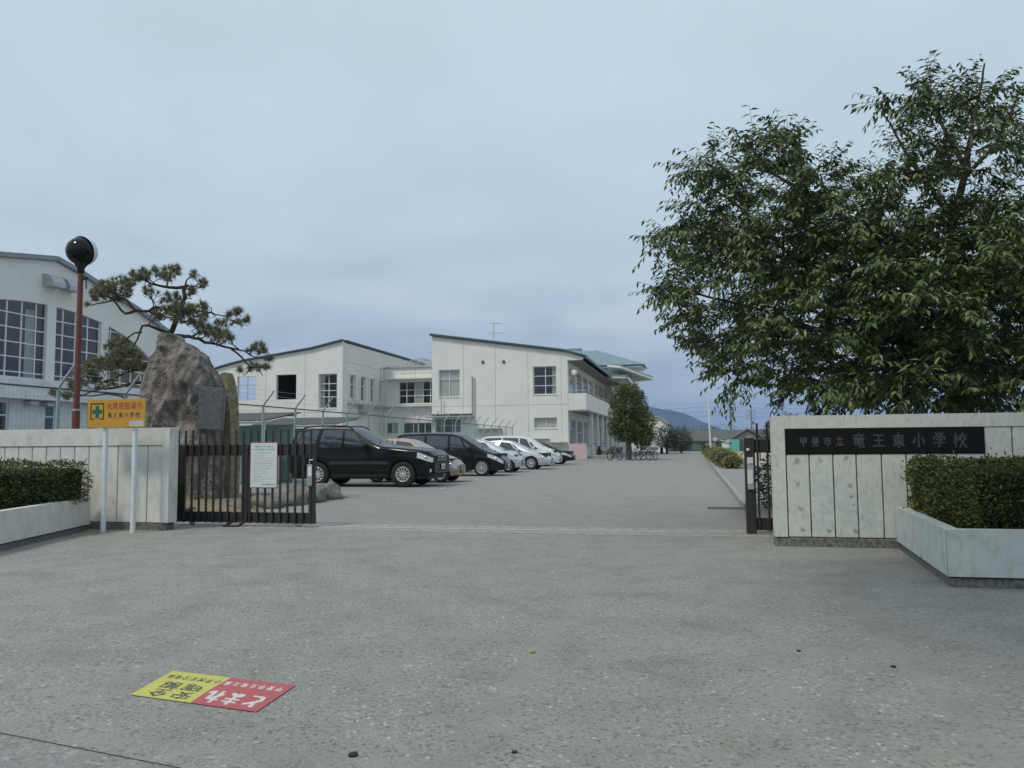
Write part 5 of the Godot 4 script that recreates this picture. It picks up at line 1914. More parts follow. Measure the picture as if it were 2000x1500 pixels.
func gym() -> void:
	var o := thing("gymnasium", "cream gymnasium with a tall arched window at the left edge", "building")
	var X := -34.0
	var org := Vector3(X, 0, 0)
	var ax := Vector3(0, 0, -1)
	var nr := Vector3.RIGHT
	# gable: along -z
	var top := [[21.0, 6.9], [24.0, 8.6], [28.1, 9.75], [32.0, 10.75], [36.5, 11.50], [38.4, 11.1], [43.4, 9.7], [44.9, 9.2], [49.0, 7.7], [52.0, 6.3]]
	var arc := func(z: float) -> float: return 4.9 + 4.1 * sqrt(maxf(0.0, 1.0 - pow((z - 36.2) / 9.6, 2.0)))
	var g := Geo.new()
	var holes := []
	var pillars := [[31.95, 32.55], [36.1, 36.72], [40.15, 40.75]]
	var z := 26.6
	while z < 45.79:
		holes.append([z, z + 0.16, 4.88, maxf(4.9, arc.call(z + 0.08))])
		z += 0.16
	wall_layer(g, org, ax, nr, 3.86, top, holes, 0.0, -0.35)
	part(g, "gable_wall", M.school_wall, o)
	# arched window: mullions and transoms with a pane in each field
	var fr := Geo.new()
	var mull := []
	for k in 21:
		mull.append(36.41 + (k - 10) * 0.93)
	var trans := [4.93, 5.20, 5.98, 6.74, 7.49, 8.24, 9.1]
	for m in mull:
		var t: float = arc.call(m)
		if t > 5.1:
			fr.span(Vector3(X - 0.10, 4.88, -m + 0.035), Vector3(X - 0.18, t + 0.05, -m - 0.035))
	for y in trans:
		if y > 9.0:
			continue
		for k in 20:
			var a: float = mull[k] + 0.036
			var b: float = mull[k + 1] - 0.036
			if arc.call((a + b) * 0.5) > y + 0.05:
				fr.span(Vector3(X - 0.105, y - 0.03, -a), Vector3(X - 0.175, y + 0.03, -b))
	var fn := part(fr, "window_frame", M.frame_white, o)
	for k in 20:
		var a: float = mull[k] + 0.036
		var b: float = mull[k + 1] - 0.036
		for j in trans.size() - 1:
			var lim: float = minf(arc.call(a), arc.call(b))
			var hi: float = maxf(arc.call(a), arc.call(b))
			if hi < trans[j] + 0.08:
				continue
			var p := Geo.new()
			p.span(Vector3(X - 0.135, trans[j] + 0.03, -a), Vector3(X - 0.145, minf(trans[j + 1] - 0.03, hi + 0.05), -b))
			part(p, "pane", M.glass, fn)
	for q in pillars:
		g = Geo.new()
		g.span(Vector3(X - 0.20, 4.88, -q[0]), Vector3(X + 0.03, arc.call((q[0] + q[1]) * 0.5) + 0.02, -q[1]))
		part(g, "pillar", M.school_wall, o)
	# pale curtains hung inside some fields
	for q in [[35.4, 36.0], [36.9, 37.5], [32.7, 33.2]]:
		var rows := []
		for i in 2:
			var row := []
			for k in 13:
				row.append(Vector3(X - 0.7 + 0.06 * sin(k * 1.9), 5.0 if i == 0 else 8.7, -lerpf(q[0], q[1], k / 12.0)))
			rows.append(row)
		g = Geo.new()
		g.sheet(rows)
		part(g, "curtain", M.curtain, o)
	# band over the recessed ground floor
	g = Geo.new()
	g.span(Vector3(X - 0.4, 3.80, -21.0), Vector3(X + 0.35, 4.84, -52.0), 0.02)
	part(g, "band", M.school_pale, o)
	var dh := []
	for k in 7:
		dh.append([24.15 + k * 3.12, 24.95 + k * 3.12, 0.3, 3.72])
	wall(o, Vector3(X - 0.4, 0, 0), ax, nr, -0.2, [[21.0, 3.79], [52.0, 3.79]], dh, M.school_pale, [], [], "lower_wall")
	for q in dh:
		window(o, Vector3(X - 0.4, 0, 0), ax, nr, q, [], [0.78], 0.10, 0.10)
	for e in [35.4, 36.55, 30.2]:
		g = Geo.new()
		g.span(Vector3(X - 0.4, 3.50, -e + 0.25), Vector3(X + 0.1, 3.74, -e - 0.25), 0.03)
		part(g, "ceiling_lamp", M.galv, o)
	# extractor hoods
	for e in [36.15, 37.35]:
		g = Geo.new()
		g.prism(PackedVector2Array([Vector2(0, 0), Vector2(0.72, 0), Vector2(0.70, 0.25), Vector2(0.5, 0.55), Vector2(0.2, 0.68), Vector2(0, 0.70)]), Vector3(X, 9.95, -e + 0.45), Vector3.RIGHT, Vector3.UP, Vector3(0, 0, -0.9))
		part(g, "extractor_hood", M.galv, o)
	# roof and the other walls
	g = Geo.new()
	var up := PackedVector2Array()
	for t in top:
		up.append(Vector2(t[0], t[1] + 0.02))
	for k in range(top.size() - 1, -1, -1):
		up.append(Vector2(top[k][0], top[k][1] + 0.26))
	g.prism(up, Vector3(X + 0.25, 0, 0), ax, Vector3.UP, Vector3(-30, 0, 0))
	part(g, "roof", tri_mat(noise_tex(0.02, FastNoiseLite.TYPE_SIMPLEX_SMOOTH, [[0.0, 0.20, 0.235, 0.27], [1.0, 0.27, 0.31, 0.35]], 256, 70, 4), 5.0, 0.5), o)
	for q in [[Vector3(X - 0.36, -0.2, -51.7), Vector3(X - 29, 6.3, -52.0)], [Vector3(X - 0.36, -0.2, -21.0), Vector3(X - 29, 6.9, -21.3)], [Vector3(X - 28.7, -0.2, -21.3), Vector3(X - 29, 9.0, -51.7)]]:
		g = Geo.new()
		g.span(q[0], q[1])
		part(g, "outer_wall", M.school_wall, o)
	g = Geo.new()
	g.span(Vector3(X - 0.8, -0.1, -21.5), Vector3(X - 28.6, 0.05, -51.5))
	part(g, "floor", M.inside, o)

# ------------------------------------------------------------------ distance
func far_things() -> void:
	var g := Geo.new()
	# cream building beyond the round tree
	var c := thing("far_building", "small cream gabled building seen past the round tree", "building", Vector3(-7.6, 0, -118))
	g.prism(PackedVector2Array([Vector2(-4.2, -0.2), Vector2(3.8, -0.2), Vector2(3.8, 3.9), Vector2(2.7, 5.0), Vector2(-4.2, 5.0)]), Vector3.ZERO, Vector3.RIGHT, Vector3.UP, Vector3(0, 0, -14))
	part(g, "wall", M.school_wall, c)
	g = Geo.new()
	g.prism(PackedVector2Array([Vector2(-4.4, 5.02), Vector2(2.7, 5.02), Vector2(3.95, 3.95), Vector2(4.05, 4.05), Vector2(2.8, 5.2), Vector2(-4.4, 5.2)]), Vector3(0, 0, 0.3), Vector3.RIGHT, Vector3.UP, Vector3(0, 0, -14.6))
	part(g, "roof", M.galv, c)
	for k in 3:
		g = Geo.new()
		g.span(Vector3(1.0 + k * 0.9, 0.9, 0.01), Vector3(1.7 + k * 0.9, 2.4, 0.05))
		part(g, "window", M.glass, c)
	# long low house at the end of the drive
	var h := thing("house", "long low house with a grey tiled roof at the end of the drive", "house", Vector3(3.0, 0, -126))
	g = Geo.new()
	g.span(Vector3(-9.0, -0.2, 0), Vector3(9.5, 1.75, -7.0))
	part(g, "wall", plain(0.20, 0.19, 0.18, 0.9), h)
	g = Geo.new()
	g.prism(PackedVector2Array([Vector2(1.0, 1.45), Vector2(-3.5, 3.1), Vector2(-8.0, 1.45), Vector2(-8.0, 1.6), Vector2(-3.5, 3.25), Vector2(1.0, 1.6)]), Vector3(-9.6, 0, 0), Vector3.BACK, Vector3.UP, Vector3(19.7, 0, 0))
	part(g, "roof", M.roof_grey, h)
	g = Geo.new()
	g.prism(PackedVector2Array([Vector2(-2.6, 1.45), Vector2(2.6, 1.45), Vector2(0, 3.05)]), Vector3(4.9, 0, 1.6), Vector3.RIGHT, Vector3.UP, Vector3(0, 0, -4.0))
	part(g, "gable", M.soffit, h)
	g = Geo.new()
	g.prism(PackedVector2Array([Vector2(-3.0, 1.3), Vector2(0, 3.15), Vector2(3.0, 1.3), Vector2(3.0, 1.5), Vector2(0, 3.35), Vector2(-3.0, 1.5)]), Vector3(4.9, 0, 2.0), Vector3.RIGHT, Vector3.UP, Vector3(0, 0, -5.0))
	part(g, "gable_roof", M.roof_grey, h)
	for k in 5:
		g = Geo.new()
		g.span(Vector3(-7.6 + k * 2.1, 0.1, 0.0), Vector3(-6.2 + k * 2.1, 1.35, 0.06))
		part(g, "door_panel", [M.frame_white, M.inside, M.mesh_green, M.frame_white, M.inside][k], h)
	var h2 := thing("house", "second grey roof showing at the far right above the green shed", "house", Vector3(18.0, 0, -133))
	g = Geo.new()
	g.span(Vector3(-8, -0.2, 0), Vector3(12, 2.0, -7))
	part(g, "wall", plain(0.28, 0.26, 0.23, 0.9), h2)
	g = Geo.new()
	g.prism(PackedVector2Array([Vector2(0.8, 1.7), Vector2(-3.5, 3.25), Vector2(-7.8, 1.7), Vector2(-7.8, 1.85), Vector2(-3.5, 3.4), Vector2(0.8, 1.85)]), Vector3(-8.6, 0, 0), Vector3.BACK, Vector3.UP, Vector3(21, 0, 0))
	part(g, "roof", M.roof_grey, h2)
	# turquoise container, white kiosk, round sign
	var gs := thing("storage_container", "turquoise storage container with a small dark hatch by the playground", "container", Vector3(5.35, 0, -117))
	g = Geo.new()
	g.box(Vector3(0, 0.85, -1.2), Vector3(1.8, 1.7, 2.4), 0.04)
	part(g, "body", plain(0.12, 0.40, 0.34, 0.5), gs)
	g = Geo.new()
	g.span(Vector3(-0.55, 1.05, 0.0), Vector3(-0.2, 1.4, 0.04))
	part(g, "hatch", M.inside, gs)
	var pf := thing("panel_fence", "dark green panel fence behind the turquoise container", "fence", Vector3(3.6, 0, -120.6))
	var fl := Geo.new()
	fl.span(Vector3(0, 0.0, 0), Vector3(0.56, 1.75, -0.04))
	var flm := fl.mesh()
	var fm := plain(0.045, 0.10, 0.085, 0.8)
	for k in 22:
		put(flm, "panel", fm, pf, Vector3(k * 0.6, 0, 0))
	var ki := thing("notice_kiosk", "small white notice board with a slanted roof beside the flagpole", "notice board", Vector3(3.9, 0, -108))
	g = Geo.new()
	g.span(Vector3(-0.35, 0.5, 0), Vector3(0.55, 1.3, -0.2), 0.02)
	part(g, "board", M.frame_white, ki)
	g = Geo.new()
	g.bar(Vector3(-0.6, 1.62, -0.1), Vector3(0.7, 1.38, -0.1), 0.7, 0.08)
	part(g, "roof", M.frame_white, ki)
	for x in [-0.3, 0.5]:
		g = Geo.new()
		g.span(Vector3(x - 0.04, -0.05, -0.06), Vector3(x + 0.04, 0.52, -0.14))
		part(g, "leg", M.galv, ki)
	var rs := thing("round_sign", "round white sign with a dark mark right of the flagpole", "sign", Vector3(2.7, 0, -108))
	g = Geo.new()
	g.lathe([Vector2(0.0, 0.02), Vector2(0.24, 0.02), Vector2(0.24, -0.02), Vector2(0.0, -0.02)], Vector3(0, 1.72, 0.06), 20, Basis(Vector3.RIGHT, PI / 2))
	part(g, "disc", M.frame_white, rs)
	g = Geo.new()
	g.box(Vector3(0, 1.72, 0.084), Vector3(0.2, 0.10, 0.01))
	part(g, "mark", M.black, rs)
	g = Geo.new()
	g.rod(Vector3(0, -0.05, 0), Vector3(0, 1.9, 0), 0.03, 6)
	part(g, "post", M.galv, rs)
	var bo := thing("marker_post", "short dark post with a white rounded top near the far trees", "post", Vector3(-3.9, 0, -100))
	g = Geo.new()
	g.tube([Vector3(0, -0.05, 0), Vector3(0, 0.75, 0)], [0.2, 0.18], 10)
	part(g, "post", M.black, bo)
	g = Geo.new()
	g.lathe([Vector2(0.0, 0.70), Vector2(0.2, 0.70), Vector2(0.22, 0.82), Vector2(0.14, 0.96), Vector2(0.0, 1.0)], Vector3.ZERO, 12)
	part(g, "cap", M.frame_white, bo)
	# flagpole
	var fp := thing("flagpole", "tall thin white flagpole standing by the round bushes", "pole", Vector3(1.42, 0, -72))
	g = Geo.new()
	g.tube([Vector3(0, -0.05, 0), Vector3(-0.12, 4.5, 0), Vector3(-0.30, 8.4, 0)], [0.085, 0.07, 0.045], 10)
	part(g, "mast", M.frame_white, fp)
	g = Geo.new()
	g.lathe([Vector2(0, 8.38), Vector2(0.08, 8.42), Vector2(0.08, 8.5), Vector2(0, 8.54)], Vector3(-0.30, 0, 0), 10)
	part(g, "finial", M.frame_white, fp)
	g = Geo.new()
	g.span(Vector3(-0.2, -0.05, -0.2), Vector3(0.2, 0.3, 0.2), 0.02)
	part(g, "base", M.concrete, fp)
	# utility poles
	M.pole_grey = plain(0.17, 0.18, 0.19, 0.8)
	for e in [["grey concrete utility pole with crossarms beyond the playground", 6.3, -142.0, 9.0], ["smaller utility pole further right behind the gate slats", 13.0, -190.0, 8.8]]:
		var u := thing("utility_pole", e[0], "pole", Vector3(e[1], 0, e[2]), "utility poles in the distance")
		var hh: float = e[3]
		g = Geo.new()
		g.tube([Vector3(0, -0.1, 0), Vector3(-0.1, hh, 0)], [0.19, 0.13], 8)
		part(g, "shaft", M.pole_grey, u)
		for k in 3:
			g = Geo.new()
			g.span(Vector3(-1.0 - 0.1, hh - 0.4 - k * 0.9, -0.06), Vector3(1.0 - 0.1, hh - 0.3 - k * 0.9, 0.06))
			for x in [-0.95, -0.5, 0.4, 0.85]:
				g.span(Vector3(x - 0.04, hh - 0.3 - k * 0.9, -0.04), Vector3(x + 0.04, hh - 0.1 - k * 0.9, 0.04))
			part(g, "crossarm", M.pole_grey, u)
		g = Geo.new()
		g.tube([Vector3(0.3, hh - 3.4, 0), Vector3(0.3, hh - 2.7, 0)], [0.25, 0.25], 10)
		part(g, "transformer", M.pole_grey, u)
	for k in 4:
		g = Geo.new()
		var y := 8.5 - k * 0.8
		var pts := []
		var rad := []
		for i in 25:
			var t := i / 24.0
			pts.append(Vector3(lerpf(-30, 70, t), y - 1.2 * sin(PI * fposmod(t * 3.0, 1.0)) * 0.5, -142.0 - 12.0 * t))
			rad.append(0.011)
		g.tube(pts, rad, 4)
		tag(part(g, "overhead_wire", M.black), ["uppermost thin overhead wire crossing beyond the playground", "second thin overhead wire from the top beyond the playground", "third thin overhead wire from the top beyond the playground", "lowest thin overhead wire crossing beyond the playground"][k], "wire", "wires in the distance")
	# bicycles by the round tree
	var bl := ["dark bicycle leaning left of the round tree's trunk", "dark bicycle parked just right of the round tree's trunk", "grey bicycle with its front wheel towards the driveway right of the tree", "rightmost bicycle beside the planting strip"]
	var bp := [[-5.9, -61.2, 0.9], [-4.15, -60.7, 0.75], [-3.65, -60.3, -0.6], [-3.1, -60.8, -1.0]]
	for k in 4:
		bicycle(bl[k], Vector3(bp[k][0], 0, bp[k][1]), bp[k][2])
	var sc := thing("motor_scooter", "dark scooter standing end-on between the school columns", "scooter", Vector3(-7.75, 0, -66.6))
	g = Geo.new()
	var wp := []
	var wr := []
	for k in 17:
		var a := TAU * k / 16.0
		wp.append(Vector3(0, 0.24 + sin(a) * 0.18, cos(a) * 0.18))
		wr.append(0.055)
	g.tube(wp, wr, 8, false)
	part(g, "front_wheel", M.rubber, sc)
	g = Geo.new()
	g.tube([Vector3(0, 0.30, -0.05), Vector3(0, 0.62, -0.12), Vector3(0, 1.0, -0.2)], [0.16, 0.20, 0.10], 12)
	part(g, "leg_shield", M.black_gloss, sc)
	g = Geo.new()
	g.tube([Vector3(-0.34, 1.04, -0.28), Vector3(0, 1.02, -0.2), Vector3(0.34, 1.04, -0.28)], [0.02, 0.025, 0.02], 8)
	part(g, "handlebar", M.black, sc)
	for x in [-0.3, 0.3]:
		g = Geo.new()
		g.rod(Vector3(x, 1.04, -0.27), Vector3(x * 1.1, 1.24, -0.27), 0.01, 5)
		g.box(Vector3(x * 1.1, 1.28, -0.27), Vector3(0.12, 0.08, 0.02), 0.01)
		part(g, "mirror", M.black, sc)
	g = Geo.new()
	g.box(Vector3(0, 0.62, -0.85), Vector3(0.32, 0.30, 0.75), 0.1)
	part(g, "seat", M.black, sc)
	g = Geo.new()
	g.lathe([Vector2(0.0, -0.06), Vector2(0.22, -0.06), Vector2(0.25, 0.0), Vector2(0.22, 0.06), Vector2(0.0, 0.06)], Vector3(0, 0.25, -1.15), 16, Basis(Vector3.BACK, PI / 2))
	part(g, "rear_wheel", M.rubber, sc)
	# planter strip in front of the school wing
	var ps := thing("flower_strip", "low concrete flower bed with orange flowers along the school wing", "flower bed", Vector3(-7.6, 0, -67))
	g = Geo.new()
	g.span(Vector3(-0.5, -0.05, 1.0), Vector3(0.9, 0.3, -14.0), 0.03)
	part(g, "edging", M.concrete, ps)
	g = Geo.new()
	g.use_col = true
	leaf_ball(g, Vector3(0.2, 0.35, -2.5), Vector3(0.6, 0.3, 3.0), 500, 0.10, [Color(0.40, 0.17, 0.02), Color(0.05, 0.09, 0.03)])
	leaf_ball(g, Vector3(0.2, 0.4, -9.5), Vector3(0.6, 0.5, 3.5), 600, 0.12, [Color(0.05, 0.09, 0.03), Color(0.08, 0.11, 0.04)])
	part(g, "plants", M.leaf, ps).set_meta("kind", "stuff")

func bicycle(label: String, p: Vector3, turn: float) -> void:
	var o := thing("bicycle", label, "bicycle", p, "bicycles by the round tree")
	o.rotation.y = turn
	o.rotation.z = 0.0
	for x in [-0.52, 0.52]:
		var g := Geo.new()
		var pts := []
		var rad := []
		for k in 25:
			var a := TAU * k / 24.0
			pts.append(Vector3(x + cos(a) * 0.32, 0.335 + sin(a) * 0.32, 0))
			rad.append(0.03)
		g.tube(pts, rad, 6, false)
		var w := part(g, "wheel", M.rubber, o)
		g = Geo.new()
		for k in 12:
			var a := TAU * k / 12.0
			g.rod(Vector3(x, 0.335, 0), Vector3(x + cos(a) * 0.31, 0.335 + sin(a) * 0.31, 0), 0.004, 3)
		part(g, "spokes", M.steel, w)
	var f := Geo.new()
	var bb := Vector3(-0.05, 0.30, 0)
	var st := Vector3(-0.22, 0.78, 0)
	var hd := Vector3(0.36, 0.84, 0)
	f.rod(bb, st, 0.025, 6)
	f.rod(bb, hd, 0.028, 6)
	f.rod(st - Vector3(-0.06, 0.2, 0), hd - Vector3(0, 0.10, 0), 0.018, 6)
	f.rod(bb, Vector3(-0.52, 0.335, 0.04), 0.012, 6)
	f.rod(st, Vector3(-0.52, 0.335, 0.04), 0.012, 6)
	f.rod(hd, Vector3(0.52, 0.335, 0.03), 0.015, 6)
	part(f, "frame", [M.black, M.pole_grey, M.black][int(absf(p.x) * 10.0) % 3], o)
	f = Geo.new()
	f.rod(hd, hd + Vector3(-0.03, 0.16, 0), 0.014, 6)
	f.tube([hd + Vector3(-0.2, 0.16, 0.27), hd + Vector3(-0.02, 0.17, 0.2), hd + Vector3(-0.02, 0.16, -0.2), hd + Vector3(-0.2, 0.16, -0.27)], [0.013, 0.013, 0.013, 0.013], 6)
	part(f, "handlebar", M.steel, o)
	f = Geo.new()
	f.box(st + Vector3(-0.02, 0.05, 0), Vector3(0.26, 0.06, 0.15), 0.025)
	part(f, "saddle", M.black, o)
	f = Geo.new()
	f.span(hd + Vector3(0.08, -0.10, -0.16), hd + Vector3(0.36, 0.14, 0.16), 0.02)
	part(f, "basket", M.pole_grey, o)

# leaves through the outer shell of an ellipsoid with lumps
func leaf_ball(g: Geo, mid: Vector3, r: Vector3, count: int, size: float, cols: Array, lump := 0.35) -> void:
	var nz := FastNoiseLite.new()
	nz.frequency = 1.0
	nz.seed = int(mid.x * 31.0 + mid.z * 7.0)
	for k in count:
		var d := Vector3(rng.randfn(), rng.randfn(), rng.randfn()).normalized()
		var rr := 1.0 - pow(rng.randf(), 2.2) * 0.55
		rr *= 1.0 + lump * nz.get_noise_3dv(d * 1.9)
		var p := mid + d * r * rr
		g.col = cols[rng.randi() % cols.size()] * rng.randf_range(0.7, 1.3)
		var dir := (d + Vector3(rng.randfn(0, 0.6), rng.randfn(-0.1, 0.5), rng.randfn(0, 0.6))).normalized()
		add_leaf(g, p, dir, Vector3(rng.randfn(), 1, rng.randfn()), size * rng.randf_range(0.8, 1.5), size * rng.randf_range(0.4, 0.7), 0.15)

func right_side() -> void:
	# round bushes between kerb and playground
	var bp := [[1.75, -38.6, 0.55], [1.65, -41.2, 0.72], [1.55, -44.5, 0.80], [1.50, -48.2, 0.78], [1.45, -52.5, 0.75], [1.42, -57.5, 0.78], [1.40, -63.5, 0.80], [1.40, -80.0, 0.9]]
	var bl := ["smallest round bush at the near end of the row by the kerb", "second round bush from the near end of the kerb row", "third round bush from the near end of the kerb row", "fourth round bush from the near end of the kerb row", "fifth round bush from the near end of the kerb row", "sixth round bush from the near end of the kerb row", "seventh round bush in the kerb row before the flagpole", "farthest round bush in the kerb row behind the flagpole"]
	for k in bp.size():
		var b = bp[k]
		var o := thing("round_bush", bl[k], "bush", Vector3(b[0], 0, b[1]), "round bushes along the kerb")
		o.scale = Vector3.ONE * 1.15
		var g := Geo.new()
		var core := boulder(Vector3(0, b[2] * 0.5, 0), Vector3(b[2] * 0.62, b[2] * 0.42, b[2] * 1.0), 300 + k)
		part(core, "twigs", M.twig_dark, o)
		g.use_col = true
		leaf_ball(g, Vector3(0, b[2] * 0.52, 0), Vector3(b[2] * 0.80, b[2] * 0.56, b[2] * 1.35), 1500, 0.055, [Color(0.22, 0.225, 0.055), Color(0.15, 0.17, 0.042), Color(0.29, 0.275, 0.08)], 0.2)
		part(g, "foliage", M.leaf, o).set_meta("kind", "stuff")
	# stone edge of the bed, stepping round the bushes
	var e := thing("bed_edging", "grey stone edging bending round the kerbside bushes", "edging")
	var pts := [[1.02, -55.0], [1.05, -50.4], [1.72, -49.8], [1.80, -42.5], [2.1, -37.3], [3.0, -36.0], [6.0, -35.5]]
	for k in pts.size() - 1:
		var a := Vector3(pts[k][0], 0.09, pts[k][1])
		var b := Vector3(pts[k + 1][0], 0.09, pts[k + 1][1])
		var n := maxi(1, int(a.distance_to(b) / 1.2))
		for i in n:
			var g := Geo.new()
			g.bar(a.lerp(b, (i + 0.01) / n), a.lerp(b, (i + 0.99) / n), 0.16, 0.22, 0.02)
			part(g, "edging_stone", M.stone, e)
	# shrub behind the slid-back gate
	var s := thing("shrub", "leafy green shrub behind the slid-back gate leaf", "shrub", Vector3(1.75, 0, -15.2))
	var g2 := Geo.new()
	g2.use_col = true
	leaf_ball(g2, Vector3(0.15, 0.52, 0), Vector3(0.75, 0.62, 1.1), 6000, 0.06, [Color(0.035, 0.06, 0.018), Color(0.06, 0.085, 0.025), Color(0.09, 0.11, 0.035)])
	part(g2, "foliage", M.leaf, s).set_meta("kind", "stuff")
	part(boulder(Vector3(0.15, 0.45, 0), Vector3(0.42, 0.40, 0.75), 411), "twigs", M.twig_dark, s)
	# playground bars
	var bar := thing("horizontal_bar", "dark metal playground bars on the sand right of the bushes", "play frame", Vector3(4.3, 0, -56))
	for x in [-0.9, 0.0, 0.9]:
		g2 = Geo.new()
		g2.rod(Vector3(x, -0.05, 0), Vector3(x, 1.0 + 0.15 * x, 0), 0.04, 8)
		part(g2, "post", M.black, bar)
	g2 = Geo.new()
	g2.rod(Vector3(-0.9, 0.84, 0), Vector3(0.0, 0.98, 0), 0.03, 6)
	g2.rod(Vector3(0.0, 0.95, 0), Vector3(0.9, 1.1, 0), 0.03, 6)
	g2.rod(Vector3(-1.5, 0.0, 0.4), Vector3(-0.9, 0.85, 0), 0.03, 6)
	part(g2, "bar", M.black, bar)

# ------------------------------------------------------------------ trees
func nearest(nodes: Array, p: Vector3) -> Array:
	var best: Array = nodes[0]
	var bd := 1e9
	for n in nodes:
		var d: float = n[0].distance_squared_to(p) + maxf(0.0, n[0].y - p.y) * 0.6
		if d < bd:
			bd = d
			best = n
	return best

func limb(g: Geo, pts: Array, r0: float, r1: float, nodes: Array, sides := 8) -> void:
	# smooth curve through the points
	var cv := Curve3D.new()
	for i in pts.size():
		var t: Vector3 = (pts[mini(i + 1, pts.size() - 1)] - pts[maxi(i - 1, 0)]) * 0.17
		cv.add_point(pts[i], -t, t)
	var ln := cv.get_baked_length()
	var n := maxi(4, int(ln / 0.16))
	var ps := []
	var rs := []
	for i in n + 1:
		var f := float(i) / n
		var p := cv.sample_baked(ln * f) + Vector3(rng.randfn(), rng.randfn(), rng.randfn()) * 0.012 * ln / 3.0
		var r := lerpf(r0, r1, pow(f, 0.8))
		ps.append(p)
		rs.append(r)
		nodes.append([p, r])
	g.tube(ps, rs, sides)

func trees() -> void:
	cherry()
	pine()
	# round tree by the school
	var t := thing("round_tree", "clipped rounded green tree standing in front of the school wing", "tree", Vector3(-4.88, 0, -61.5))
	var g := Geo.new()
	g.tube([Vector3(0, -0.1, 0), Vector3(0.02, 0.9, 0), Vector3(-0.02, 1.8, 0), Vector3(0.05, 3.4, 0)], [0.27, 0.22, 0.19, 0.10], 10)
	for k in 7:
		var a := TAU * k / 7.0
		g.tube([Vector3(0, 1.7 + 0.1 * k, 0), Vector3(cos(a) * 0.6, 2.5 + 0.1 * k, sin(a) * 0.6), Vector3(cos(a) * 1.2, 3.2 + 0.15 * k, sin(a) * 1.2)], [0.09, 0.06, 0.03], 6)
	part(g, "trunk", M.trunk_grey, t)
	g = Geo.new()
	g.use_col = true
	var cols := [Color(0.085, 0.105, 0.030), Color(0.12, 0.135, 0.038), Color(0.17, 0.18, 0.055), Color(0.06, 0.08, 0.025)]
	leaf_ball(g, Vector3(0.05, 4.15, 0), Vector3(1.25, 1.6, 1.3), 6000, 0.17, cols, 0.5)
	leaf_ball(g, Vector3(-0.25, 2.55, 0.3), Vector3(1.1, 1.0, 1.2), 4200, 0.17, cols, 0.5)
	leaf_ball(g, Vector3(0.7, 2.7, 0), Vector3(1.2, 1.3, 1.2), 4200, 0.17, cols, 0.5)
	leaf_ball(g, Vector3(1.1, 1.8, 0.1), Vector3(0.75, 0.8, 0.9), 2000, 0.15, cols, 0.5)
	part(g, "crown", M.leaf, t).set_meta("kind", "stuff")
	# distant trees
	var far := [["dark leafy tree at the end of the drive beside the low house", -3.2, -98, 1.5, 3.3, 1800], ["olive tree right behind the dark tree at the drive's end", -1.6, -104, 1.3, 3.2, 1300], ["wide low tree behind the long low house", 3.5, -137, 6.0, 4.2, 1800], ["dark tree left of the second grey roof", 9.5, -128, 1.8, 3.0, 900], ["bushy tree behind the slid-back gate slats", 6.6, -62, 1.5, 3.1, 2200], ["rounded tree beyond the second grey roof", 16.0, -125, 2.4, 3.2, 900]]
	for e in far:
		var o := thing("far_tree", e[0], "tree", Vector3(e[1], 0, e[2]), "trees in the distance")
		g = Geo.new()
		g.tube([Vector3(0, -0.1, 0), Vector3(0, e[4] * 0.7, 0)], [0.16, 0.07], 7)
		part(g, "trunk", M.bark, o)
		g = Geo.new()
		g.use_col = true
		var cc := [Color(0.03, 0.045, 0.02), Color(0.05, 0.065, 0.025), Color(0.07, 0.08, 0.03)]
		leaf_ball(g, Vector3(0, e[4] * 0.62, 0), Vector3(e[3], e[4] * 0.40, e[3]), e[5], 0.17, cc, 0.6)
		leaf_ball(g, Vector3(e[3] * 0.4, e[4] * 0.45, 0.2), Vector3(e[3] * 0.7, e[4] * 0.33, e[3] * 0.7), int(e[5] * 0.5), 0.17, cc, 0.6)
		part(g, "crown", M.leaf, o).set_meta("kind", "stuff")

# well inside the cherry crown, away from its ragged edge
func inner_of(p: Vector3) -> bool:
	return p.x > 1.3 and p.y < 5.0

